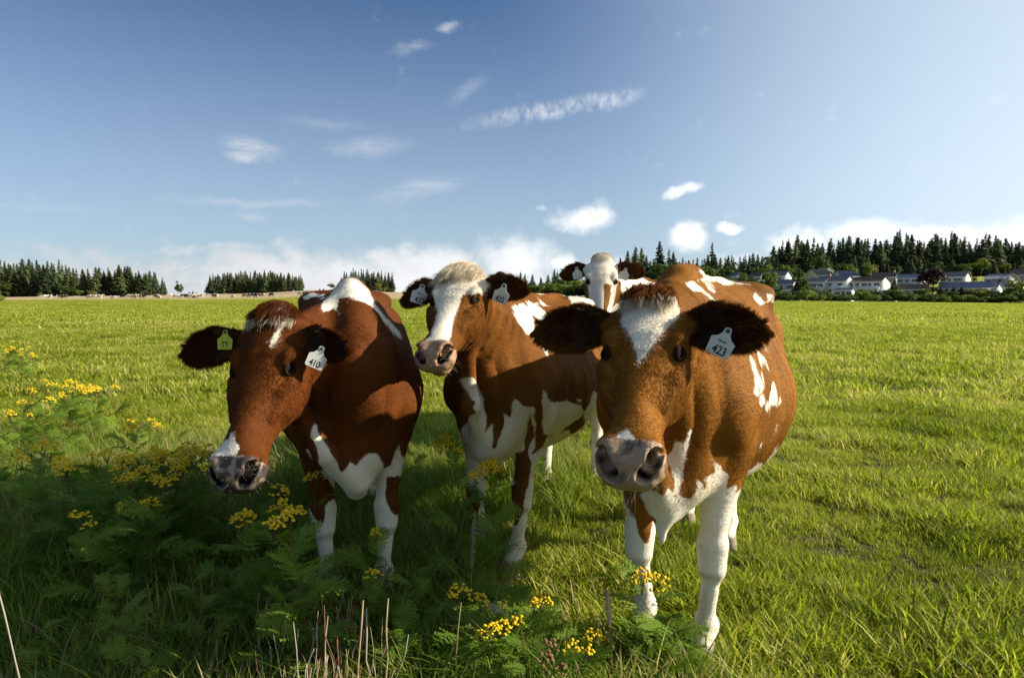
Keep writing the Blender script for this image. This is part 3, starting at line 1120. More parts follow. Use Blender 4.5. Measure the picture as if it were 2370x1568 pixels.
def lid_mesh(s, P, y, hs):
    """thick rim of skin round the eye, heavier above"""
    cen = np.array(P(0.187, 0.0955 * y, -0.0315))
    h, l, n = s['h'], s['l'] * y, s['n']
    out = unit(0.76 * l + 0.65 * n)
    a = unit(h - (h @ out) * out)
    b = np.cross(out, a) * (1 if y > 0 else -1)
    if b @ n < 0:
        b = -b
    V = []
    ns, nr = 28, 8
    for i in range(ns):
        t = 2 * math.pi * i / ns
        rx, ry = 0.0235, 0.0145
        ctr = cen + (a * rx * math.cos(t) + b * ry * math.sin(t)) * hs - out * 0.007 * (math.cos(t) ** 2) * hs
        rd = unit(a * math.cos(t) * 0.7 + b * math.sin(t))
        rr = (0.0060 + 0.0050 * max(0, math.sin(t))) * hs
        for j in range(nr):
            p = 2 * math.pi * j / nr
            V.append(ctr + rd * rr * math.cos(p) + out * rr * math.sin(p))
    Qd = [(i * nr + j, ((i + 1) % ns) * nr + j, ((i + 1) % ns) * nr + (j + 1) % nr, i * nr + (j + 1) % nr) for i in range(ns) for j in range(nr)]
    return mesh_np('eyelid', V, Qd, None, M_LID, smooth=True)


TAG_OUT = [(-0.030, -0.078), (0.030, -0.078), (0.034, -0.073), (0.036, -0.030), (0.020, -0.020), (0.012, -0.008), (0.010, 0.006),
           (0.006, 0.011), (-0.006, 0.011), (-0.010, 0.006), (-0.012, -0.008), (-0.020, -0.020), (-0.036, -0.030), (-0.034, -0.073)]


def make_tag(root, s, t):
    """plastic ear tag hanging from its pin; t: side, along, across (on the ear), turn, tilt, size, text"""
    import bmesh
    B, e, q, wv = s['ears'][0 if t['side'] > 0 else 1]
    hs = s['hs']
    p = B + e * t['along'] * hs + wv * t['across'] * hs + q * t.get('off', 0.012)
    bm = bmesh.new()
    sz = t.get('size', 1.0)
    vs_ = [bm.verts.new((x * sz, y * sz, 0.0008)) for x, y in TAG_OUT]
    f = bm.faces.new(vs_)
    r = bmesh.ops.extrude_face_region(bm, geom=[f])
    for v in r['geom']:
        if isinstance(v, bmesh.types.BMVert):
            v.co.z -= 0.0018
    bmesh.ops.recalc_face_normals(bm, faces=bm.faces[:])
    # gentle bow
    me = bpy.data.meshes.new('ear_tag')
    bm.to_mesh(me)
    bm.free()
    me.materials.append(M_TAGY if t.get('yellow') else M_TAGW)
    o = link('ear_tag', me, root)
    if t.get('label'):
        o['label'] = t['label']
    # orientation given in world axes: face towards, and which way is down
    Rm = s['Rm']
    zf = unit(Rm.T @ np.array(t['face'], float))
    up = Rm.T @ np.array(t['up'], float)
    up = unit(up - (up @ zf) * zf)
    xr = np.cross(up, zf)
    M4 = Matrix(((xr[0], up[0], zf[0], p[0]), (xr[1], up[1], zf[1], p[1]), (xr[2], up[2], zf[2], p[2]), (0, 0, 0, 1)))
    o.matrix_local = M4
    pin = bpy.data.meshes.new('pin')
    bm = bmesh.new()
    bmesh.ops.create_cone(bm, cap_ends=True, segments=14, radius1=0.0065, radius2=0.005, depth=0.005)
    bm.to_mesh(pin)
    bm.free()
    pin.materials.append(M_PIN)
    link('tag_pin', pin, o, loc=(0, 0.001, 0.002))
    for txt, tx, ty, size, skew in t.get('text', []):
        fc = bpy.data.curves.new('number', 'FONT')
        fc.body = txt
        fc.size = size
        fc.align_x = 'CENTER'
        fc.extrude = 0.0002
        fc.offset = 0.0006 if size > 0.02 else 0.0
        to = bpy.data.objects.new('tmp', fc)
        COL.objects.link(to)
        bpy.context.view_layer.update()
        dg = bpy.context.evaluated_depsgraph_get()
        me2 = bpy.data.meshes.new_from_object(to.evaluated_get(dg))
        bpy.data.objects.remove(to)
        me2.materials.clear()
        me2.materials.append(M_INK)
        no = link('tag_number', me2, o, loc=(tx * sz, ty * sz, 0.0014), scale=(0.78 * sz, 1.0 * sz, 1))


def coat(root, s, c, sd, hd, mz, dens, dirt_):
    rng = np.random.default_rng(c['seed'])
    V, Q, N, HL, part = s['V'], s['Q'], s['N'], s['HL'], s['part']
    # eye and camera side weighting is by body region only: head, neck, chest, back
    camw = np.ones(len(V))
    wt = np.where(hd, 3.2, 1.0) * (mz < 0.5) * np.where(part != 0, 1.3, 1.0)
    wt = wt * np.where(HL[:, 0] > 0.45, 0.6, 1)
    wt = wt * np.where(V[:, 0] < -0.2, 0.45, 1.0)
    de = np.minimum(*(np.linalg.norm(HL - np.array((0.187, 0.095 * y, -0.031)), axis=1) for y in (1, -1)))
    wt = wt * (de > 0.024) * np.where(~hd & (V[:, 2] < 0.06), 0.0, 1.0)
    cnt = int(c.get('hairs', 150000) * dens)
    P, n, idx, wts = sample_surface(V, Q, N, wt, cnt, rng)
    HLp = (P - s['O']) @ np.array([s['h'], s['l'], s['n']]).T / s['hs']
    hm = hd[idx[:, 0]]
    em = part[idx[:, 0]]
    d = comb_dir(s, P, HLp, hm, em, s['ears'])
    d = d - (d * n).sum(1)[:, None] * n
    d /= np.linalg.norm(d, axis=1)[:, None] + 1e-6
    d += rng.normal(0, 0.13, d.shape)
    sdp = (sd[idx] * wts).sum(1)
    white = sdp + rng.normal(0, 0.0055, cnt) + 0.006 * vnoise(P, 90, 4) + 0.008 * vnoise(P, 9, 4) > 0
    brown = np.array(c['brown'])
    col = np.where(white[:, None], np.array((0.78, 0.72, 0.60)), brown[None] * 0.9)
    col = col * (0.90 + 0.20 * rng.random((cnt, 1))) * (1 + 0.35 * vnoise(P, 5, 8))[:, None]
    stain = np.clip((0.62 - P[:, 2]) * 1.2, 0, 0.5) * (~hm) * white + np.clip(vnoise(P, 7, 9) * 1.6, 0, 0.6) * white * (~hm)
    stain = np.maximum(stain, np.clip((wts * dirt_[idx]).sum(1) * 1.2 - 0.15 + 0.3 * vnoise(P, 30, 6), 0, 0.85))
    col = col * (1 - stain[:, None]) + np.array((0.34, 0.27, 0.14)) * stain[:, None]
    innp = (s['inner'][idx] * wts).sum(1)
    col = np.where(((innp > 0.3) & ~white)[:, None], np.array((0.10, 0.035, 0.015)) * (0.6 + 0.8 * rng.random((cnt, 1))), col)
    dark = np.array(c.get('eardark', (0.4, 0.4, 0.4)))
    col = np.where((em != 0)[:, None] & ~white[:, None], col * dark, col)
    L = np.where(hm, 0.010, np.where(P[:, 2] < 0.6, 0.0055, 0.0085)) * (0.7 + 0.6 * rng.random(cnt))
    blz = hm & (em == 0) & (HLp[:, 2] > -0.05) & (HLp[:, 0] < 0.20)
    L = np.where(blz, L * c.get('facehair', 1.7), L)
    L = np.where(em != 0, 0.013 * (0.6 + 0.8 * rng.random(cnt)), L)
    L = np.where(hm & (HLp[:, 0] > 0.36), L * 0.55, L)
    lift = np.where(em != 0, 0.35, 0.10)
    tip = P + (d + n * lift[:, None]) * L[:, None]
    mid = P + (d * 0.45 + n * (lift[:, None] * 0.9)) * L[:, None]
    root_ = P - n * 0.001
    hair_object('coat_fur', root, root_, tip, mid, col, 0.00045)
    # longer fringe round the ears
    Ls = []
    for fr, side in zip(s['ears'], (1, -1)):
        k = 5200
        ii = np.where(part == side)[0]
        rel = V[ii] - fr[0]
        x = rel @ fr[3]
        sx = rel @ fr[1]
        bins = np.clip((sx / 0.01).astype(int), 0, 30)
        w_max = np.array([np.abs(x[bins == b]).max() if (bins == b).any() else 1 for b in range(31)])
        edge = np.abs(x) > 0.82 * w_max[bins]
        ii = ii[edge | (sx > sx.max() * 0.94)]
        j = rng.choice(ii, k)
        p = V[j] + rng.normal(0, 0.002, (k, 3))
        rel = p - fr[0]
        xx = (rel @ fr[3])[:, None]
        sxx = (rel @ fr[1])[:, None]
        dd = fr[1] * (0.55 + 0.5 * (sxx / 0.2)) + fr[3] * np.sign(xx) * 0.8 + rng.normal(0, 0.25, (k, 3))
        dd /= np.linalg.norm(dd, axis=1)[:, None]
        ln = (0.010 + 0.014 * rng.random((k, 1)))
        t = p + dd * ln + np.array((0, 0, -0.004))
        cc = (np.array((0.78, 0.72, 0.6)) if c.get('ear_sd', -0.5) > 0 else brown * np.array(c.get('fringe', (0.45, 0.4, 0.4)))) * (0.6 + 0.7 * rng.random((k, 1)))
        Ls.append((p, t, p + dd * ln * 0.5, cc))
        # hair inside the ear
        k2 = 1500
        inn = np.where((part == side) & (s['inner'] > 0.15) & (rel_len(V, fr) < 0.11))[0]
        if len(inn):
            j = rng.choice(inn, k2)
            p = V[j]
            dd = fr[1] * 0.6 + fr[2] * 0.9 + rng.normal(0, 0.3, (k2, 3))
            dd /= np.linalg.norm(dd, axis=1)[:, None]
            t = p + dd * (0.02 + 0.015 * rng.random((k2, 1)))
            Ls.append((p, t, p + dd * 0.012, np.array((0.16, 0.09, 0.05)) * (0.5 + rng.random((k2, 1)))))
    a = [np.concatenate([q[i] for q in Ls]) for i in range(4)]
    hair_object('ear_fringe', root, a[0], a[1], a[2], a[3], 0.00055)
    # forelock on the poll
    tf = c.get('tuft', dict(n=4000, L=0.06, spread=0.05, fall=(0.6, 0, 0.1), white=0.2))
    k = tf['n']
    ok = np.where(hd & (part == 0) & (HL[:, 0] < tf.get('smax', 0.05)) & (HL[:, 0] > -0.08) & (np.abs(HL[:, 1]) < tf.get('wid', 0.075)) & (HL[:, 2] > -0.09) & (N @ (s['n'] - s['h']) > 0.1))[0]
    j = rng.choice(ok, k)
    p = V[j] + rng.normal(0, 0.003, (k, 3))
    fr = np.array([s['h'], s['l'], s['n']])
    loc = HL[j]
    lock = np.floor((loc[:, 1] + rng.normal(0, 0.004, k)) * 110).astype(int) * 7 + np.floor(loc[:, 0] * 70).astype(int)
    lr = np.random.default_rng(3)
    ltab = lr.normal(0, 1, (997, 3))
    curl = ltab[lock % 997]
    upn = N[j]
    fall = np.array(tf['fall']) @ fr
    ln = tf['L'] * (0.6 + 0.6 * rng.random((k, 1)))
    midp = p + (upn * 0.38 + fall * 0.38 + curl * 0.08 + rng.normal(0, 0.04, (k, 3))) * ln
    t = p + (upn * 0.16 + fall * 1.05 + curl * 0.16 + rng.normal(0, 0.05, (k, 3))) * ln
    wmask = (loc[:, 0] + rng.normal(0, 0.006, k) + 0.25 * np.abs(loc[:, 1])) > tf.get('wsplit', 0.02)
    if tf.get('allwhite'):
        wmask[:] = True
    cc = np.where(wmask[:, None], np.array((0.72, 0.62, 0.45)), brown * np.array(tf.get('tone', (0.9, 0.9, 0.9))))
    cc = cc * (0.6 + 0.6 * rng.random((k, 1)))
    hair_object('forelock', root, p, t, midp, cc, 0.00055)
    # whiskers on the lips and brow
    k = 90
    ok = np.where(hd & (part == 0) & (HL[:, 0] > 0.44) & (HL[:, 2] < -0.03) & (HL[:, 2] > -0.19))[0]
    j = rng.choice(ok, k)
    p = V[j]
    t = p + (N[j] + s['h'] * 0.4 + rng.normal(0, 0.3, (k, 3))) * (0.015 + 0.022 * rng.random((k, 1)))
    hair_object('whisker', root, p, t, (p + t) / 2, np.tile(np.array((0.35, 0.30, 0.24)), (k, 1)), 0.00022)
    # tail switch
    k = 1500
    p = np.array((-1.05, 0, 0.66)) + rng.normal(0, 0.010, (k, 3)) + np.array((0, 0, 1)) * rng.uniform(-0.05, 0.12, (k, 1))
    t = p + np.array((0, 0, -0.24)) + rng.normal(0, 0.030, (k, 3))
    wcol = np.array((0.78, 0.72, 0.60)) if c.get('white_switch') else brown * 0.8
    hair_object('tail_switch', root, p, t, p + np.array((0, 0, -0.12)) + rng.normal(0, 0.022, (k, 3)), wcol * (0.5 + 0.7 * rng.random((k, 1))), 0.001)


def rel_len(V, fr):
    return (V - fr[0]) @ fr[1]
PATCHES = {
    'right': [
        ('head', (0.974, 0.227, 0.027), (-9.00, 9.00), [(-0.304, 1.272), (-0.300, 1.291), (-0.270, 1.306), (-0.233, 1.329), (-0.187, 1.328), (-0.154, 1.311), (-0.137, 1.277), (-0.149, 1.252), (-0.154, 1.223), (-0.185, 1.193), (-0.210, 1.164), (-0.231, 1.135), (-0.244, 1.111), (-0.262, 1.093), (-0.271, 1.130), (-0.281, 1.163), (-0.299, 1.191), (-0.316, 1.208), (-0.311, 1.235)]),
        ('head', (0.946, 0.250, 0.208), (-9.00, 9.00), [(-0.364, 0.636), (-0.346, 0.664), (-0.328, 0.678), (-0.313, 0.665), (-0.302, 0.653), (-0.288, 0.639), (-0.324, 0.629)]),
        ('body', (0.946, 0.150, 0.288), (0.46, 1.38), [(-0.054, 0.506), (-0.067, 0.466), (-0.062, 0.405), (-0.053, 0.390), (-0.035, 0.389), (-0.016, 0.422), (-0.019, 0.453), (0.008, 0.433), (0.010, 0.460), (0.044, 0.478), (0.038, 0.512), (0.068, 0.495), (0.091, 0.480), (0.083, 0.432), (0.119, 0.445), (0.126, 0.408), (0.128, 0.389), (0.137, 0.434), (0.149, 0.452), (0.162, 0.457), (0.166, -0.014), (0.115, -0.269), (-0.216, -0.318), (-0.251, 0.180), (-0.274, 0.406), (-0.209, 0.393), (-0.163, 0.408), (-0.135, 0.414), (-0.118, 0.391), (-0.108, 0.421), (-0.083, 0.394), (-0.075, 0.439), (-0.098, 0.503), (-0.085, 0.567), (-0.055, 0.557)]),
        ('-body', (0.924, 0.223, 0.310), (0.40, 1.21), [(-0.335, 0.422), (-0.271, 0.391), (-0.243, 0.351), (-0.228, 0.312), (-0.210, 0.286), (-0.224, 0.251), (-0.239, 0.210), (-0.265, 0.234), (-0.286, 0.298), (-0.313, 0.347)]),
        ('body', (0.954, 0.176, 0.241), (0.71, 1.39), [(-0.061, 0.647), (-0.084, 0.605), (-0.113, 0.584), (-0.139, 0.561), (-0.117, 0.520), (-0.110, 0.438), (-0.081, 0.439), (-0.082, 0.473), (-0.071, 0.572)]),
        ('body', (0.991, 0.073, 0.110), (0.42, 1.01), [(0.209, 1.036), (0.220, 1.021), (0.228, 1.000), (0.236, 0.979), (0.246, 0.958), (0.249, 0.931), (0.242, 0.911), (0.236, 0.942), (0.235, 0.905), (0.225, 0.910), (0.221, 0.957), (0.213, 0.999)]),
        ('body', (0.994, 0.064, 0.088), (0.15, 0.84), [(0.233, 1.070), (0.254, 1.056), (0.271, 1.015), (0.275, 0.992), (0.260, 1.015), (0.242, 1.043)]),
        ('body', (0.996, 0.061, 0.071), (-0.00, 0.54), [(0.260, 1.099), (0.275, 1.080), (0.266, 1.073)]),
        ('body', (0.988, 0.053, 0.142), (0.17, 0.84), [(0.293, 0.928), (0.310, 0.888), (0.306, 0.841), (0.289, 0.843), (0.274, 0.818), (0.271, 0.840), (0.283, 0.886)]),
        ('body', (0.988, 0.063, 0.143), (0.36, 0.98), [(0.256, 0.874), (0.265, 0.856), (0.259, 0.847)]),
        ('body', (0.989, 0.042, 0.142), (0.12, 0.65), [(0.320, 0.880), (0.328, 0.860), (0.320, 0.849)]),
        ('body', (0.976, 0.064, 0.206), (0.26, 0.83), [(0.266, 0.682), (0.256, 0.649), (0.246, 0.625), (0.248, 0.665)]),
        ('body', (0.982, 0.047, 0.183), (0.16, 0.69), [(0.299, 0.719), (0.315, 0.753), (0.312, 0.735), (0.302, 0.716)]),
        ('body', (0.971, 0.056, 0.232), (0.06, 0.68), [(0.223, 0.521), (0.248, 0.584), (0.271, 0.568), (0.299, 0.614), (0.326, 0.654), (0.338, 0.616), (0.294, 0.540), (0.227, 0.485)]),
        ('body', (0.989, 0.148, -0.008), (0.31, 0.96), [(-0.055, 1.363), (-0.034, 1.369), (-0.013, 1.358), (0.018, 1.332), (0.056, 1.293), (0.082, 1.264), (0.071, 1.260), (0.029, 1.302), (-0.002, 1.333), (-0.027, 1.343), (-0.052, 1.355)]),
        ('body', (0.991, 0.132, -0.031), (-0.68, 0.84), [(-0.016, 1.415), (0.008, 1.444), (0.041, 1.432), (0.079, 1.404), (0.117, 1.389), (0.210, 1.371), (0.216, 1.362), (0.138, 1.365), (0.066, 1.374), (0.022, 1.385), (0.045, 1.350), (0.032, 1.357), (0.010, 1.383), (-0.019, 1.385), (0.008, 1.404), (-0.011, 1.412)]),
        ('body', (0.998, 0.066, -0.002), (-0.68, -0.02), [(0.210, 1.328), (0.235, 1.313), (0.249, 1.299), (0.266, 1.297), (0.258, 1.336), (0.290, 1.336), (0.291, 1.291), (0.256, 1.284), (0.236, 1.276), (0.219, 1.299)]),
    ],
    'left': [
        ('head', (0.996, 0.078, 0.035), (-9.00, 9.00), [(-0.469, 1.231), (-0.449, 1.242), (-0.428, 1.277), (-0.380, 1.295), (-0.339, 1.282), (-0.312, 1.248), (-0.323, 1.222), (-0.342, 1.193), (-0.356, 1.165), (-0.367, 1.144), (-0.381, 1.129), (-0.389, 1.138), (-0.380, 1.165), (-0.362, 1.194), (-0.355, 1.223), (-0.369, 1.208), (-0.410, 1.212), (-0.430, 1.227), (-0.449, 1.224)]),
        ('head', (0.968, 0.138, 0.209), (-9.00, 9.00), [(-0.579, 0.642), (-0.588, 0.620), (-0.612, 0.615), (-0.642, 0.586), (-0.652, 0.562), (-0.632, 0.547), (-0.614, 0.545), (-0.596, 0.537), (-0.579, 0.542), (-0.565, 0.595), (-0.574, 0.612), (-0.576, 0.632)]),
        ('body', (0.967, -0.036, 0.251), (0.43, 1.36), [(-0.110, 0.636), (-0.116, 0.581), (-0.098, 0.546), (-0.072, 0.510), (-0.044, 0.447), (-0.029, 0.423), (0.002, 0.461), (0.026, 0.436), (0.050, 0.474), (0.074, 0.493), (0.124, 0.479), (0.148, 0.421), (0.175, 0.437), (0.193, 0.472), (0.213, 0.523), (0.221, 0.479), (0.229, 0.473), (0.262, 0.463), (0.239, -0.111), (-0.117, -0.141), (-0.138, 0.284), (-0.100, 0.273), (-0.095, 0.311), (-0.054, 0.329), (-0.070, 0.365), (-0.110, 0.420), (-0.110, 0.481), (-0.142, 0.552)]),
        ('-body', (0.948, -0.100, 0.303), (0.44, 0.97), [(0.253, 0.343), (0.292, 0.346), (0.291, 0.266), (0.275, 0.050), (0.262, 0.051), (0.263, 0.197), (0.241, 0.172), (0.208, 0.205), (0.233, 0.251), (0.247, 0.295)]),
        ('body', (0.971, 0.028, 0.236), (0.46, 1.02), [(-0.216, 0.533), (-0.201, 0.489), (-0.206, 0.421), (-0.225, 0.456)]),
        ('body', (0.966, 0.007, 0.259), (0.49, 1.01), [(-0.155, 0.416), (-0.118, 0.379), (-0.139, 0.359)]),
        ('body', (0.999, -0.048, 0.009), (-0.54, 1.08), [(-0.045, 1.383), (-0.029, 1.416), (0.028, 1.425), (0.070, 1.405), (0.105, 1.371), (0.118, 1.316), (0.152, 1.273), (0.189, 1.236), (0.222, 1.199), (0.240, 1.158), (0.204, 1.184), (0.167, 1.230), (0.134, 1.282), (0.084, 1.311), (0.044, 1.332), (-0.022, 1.332), (-0.029, 1.291), (-0.004, 1.267), (-0.020, 1.268), (-0.045, 1.293), (-0.091, 1.273), (-0.086, 1.307), (-0.094, 1.379)]),
        ('-body', (0.963, 0.013, 0.269), (0.44, 1.03), [(-0.232, 0.533), (-0.175, 0.452), (-0.142, 0.399), (-0.092, 0.343), (-0.089, 0.300), (-0.132, 0.269), (-0.146, 0.193), (-0.195, 0.240), (-0.226, 0.380)]),
        ('-body', (0.947, -0.097, 0.307), (0.44, 1.00), [(0.197, 0.346), (0.331, 0.358), (0.325, 0.044), (0.229, 0.034), (0.239, 0.169), (0.206, 0.202), (0.187, 0.268)]),
        ('body', (1.000, 0.018, -0.005), (-0.72, 0.01), [(-0.241, 1.351), (-0.184, 1.369), (-0.113, 1.363), (-0.120, 1.345), (-0.179, 1.347), (-0.218, 1.337)]),
    ],
    'middle': [
        ('head', (0.909, 0.417, 0.002), (-9.00, 9.00), [(-0.569, 1.589), (-0.316, 1.591), (-0.312, 1.478), (-0.325, 1.438), (-0.345, 1.396), (-0.403, 1.391), (-0.439, 1.391), (-0.457, 1.346), (-0.475, 1.295), (-0.488, 1.245), (-0.497, 1.159), (-0.609, 1.164), (-0.595, 1.199), (-0.567, 1.230), (-0.545, 1.320), (-0.556, 1.391), (-0.566, 1.434), (-0.570, 1.468)]),
        ('body', (0.949, 0.313, 0.030), (0.26, 1.03), [(-0.112, 1.325), (-0.059, 1.340), (-0.015, 1.272), (0.012, 1.152), (-0.037, 1.186), (-0.090, 1.250)]),
        ('body', (0.955, 0.296, 0.016), (-0.08, 0.78), [(-0.041, 1.359), (0.017, 1.351), (0.078, 1.277), (0.039, 1.255), (-0.005, 1.290)]),
        ('body', (0.956, 0.294, -0.013), (-0.40, 0.20), [(-0.007, 1.441), (0.059, 1.404), (0.030, 1.407)]),
        ('body', (0.958, 0.287, 0.004), (-0.20, 0.33), [(0.024, 1.384), (0.087, 1.334), (0.056, 1.343)]),
        ('body', (0.968, 0.251, -0.016), (-0.68, -0.02), [(-0.001, 1.486), (0.069, 1.542), (0.224, 1.542), (0.364, 1.443), (0.380, 1.288), (0.279, 1.293), (0.196, 1.387), (0.083, 1.465)]),
        ('body', (0.956, 0.284, 0.071), (0.42, 0.96), [(0.036, 1.146), (0.079, 1.103), (0.085, 1.037), (0.058, 1.081)]),
        ('body', (0.914, 0.344, 0.215), (0.45, 1.42), [(-0.399, 0.801), (-0.312, 0.784), (-0.286, 0.716), (-0.266, 0.628), (-0.271, 0.557), (-0.236, 0.593), (-0.231, 0.486), (-0.189, 0.578), (-0.184, 0.639), (-0.153, 0.619), (-0.133, 0.720), (-0.080, 0.681), (-0.038, 0.671), (-0.021, 0.580), (-0.025, 0.473), (-0.075, 0.377), (-0.097, 0.292), (-0.185, 0.307), (-0.186, 0.142), (-0.107, 0.097), (-0.100, -0.135), (-0.409, -0.131), (-0.420, 0.558), (-0.313, 0.633), (-0.331, 0.670), (-0.371, 0.729)]),
        ('-body', (0.932, 0.300, 0.205), (0.52, 1.15), [(-0.020, 0.650), (0.009, 0.546), (-0.043, 0.465), (-0.048, 0.524)]),
        ('-body', (0.904, 0.312, 0.294), (0.45, 1.04), [(-0.170, 0.229), (-0.078, 0.229), (-0.056, 0.314), (-0.034, 0.261), (-0.067, 0.103), (-0.094, 0.033), (-0.153, 0.051), (-0.181, 0.155)]),
        ('body', (0.952, 0.257, 0.169), (0.05, 1.13), [(0.077, 0.798), (0.108, 0.736), (0.196, 0.752), (0.269, 0.731), (0.309, 0.696), (0.138, 0.564), (0.069, 0.573)]),
        ('-body', (0.901, 0.401, 0.163), (0.57, 1.35), [(-0.543, 0.872), (-0.441, 0.857), (-0.388, 0.753), (-0.364, 0.748), (-0.398, 0.705), (-0.426, 0.662), (-0.442, 0.571), (-0.505, 0.639)]),
        ('-body', (0.876, 0.374, 0.305), (0.18, 0.79), [(-0.427, 0.236), (-0.334, 0.199), (-0.334, 0.041), (-0.386, 0.043), (-0.415, 0.122)]),
        ('-body', (0.917, 0.305, 0.258), (0.50, 1.08), [(-0.103, 0.416), (-0.038, 0.438), (-0.016, 0.332), (-0.049, 0.183), (-0.103, 0.246)]),
        ('body', (0.961, 0.230, 0.153), (0.15, 0.70), [(0.259, 0.769), (0.283, 0.769), (0.277, 0.751)]),
        ('body', (0.960, 0.205, 0.193), (-1.10, 0.59), [(0.301, 0.666), (0.354, 0.816), (0.392, 0.812), (0.413, 0.748), (0.412, 0.558), (0.402, 0.232), (0.320, 0.306)]),
    ],
    'back': [
        ('head', (0.955, 0.297, -0.026), (-9.00, 9.00), [(-0.362, 1.508), (-0.272, 1.568), (-0.212, 1.552), (-0.151, 1.491), (-0.140, 1.386), (-0.154, 1.330), (-0.167, 1.324), (-0.201, 1.343), (-0.240, 1.355), (-0.246, 1.337), (-0.249, 1.265), (-0.247, 1.178), (-0.260, 1.149), (-0.330, 1.156), (-0.351, 1.264), (-0.356, 1.325), (-0.375, 1.359), (-0.404, 1.389), (-0.397, 1.450)]),
        ('head', (0.960, 0.281, 0.001), (-9.00, 9.00), [(-0.176, 1.300), (-0.136, 1.301), (-0.159, 1.172), (-0.188, 1.100), (-0.206, 1.100), (-0.181, 1.233)]),
        ('body', (0.966, 0.257, -0.026), (-0.31, 1.15), [(-0.153, 1.518), (-0.028, 1.570), (0.096, 1.533), (0.237, 1.446), (0.181, 1.278), (-0.104, 1.096), (-0.179, 1.099), (-0.174, 1.319), (-0.134, 1.384)]),
        ('-body', (0.963, 0.270, -0.013), (-0.86, 1.08), [(-0.119, 1.371), (-0.095, 1.280), (-0.091, 1.221), (-0.119, 1.196), (-0.127, 1.317)]),
        ('-body', (0.966, 0.256, -0.015), (0.37, 1.01), [(-0.046, 1.320), (-0.009, 1.280), (-0.022, 1.264), (-0.042, 1.287)]),
        ('body', (0.947, 0.308, 0.094), (0.70, 1.20), [(-0.539, 0.988), (-0.151, 0.989), (-0.147, 0.341), (-0.534, 0.334)]),
    ],
}
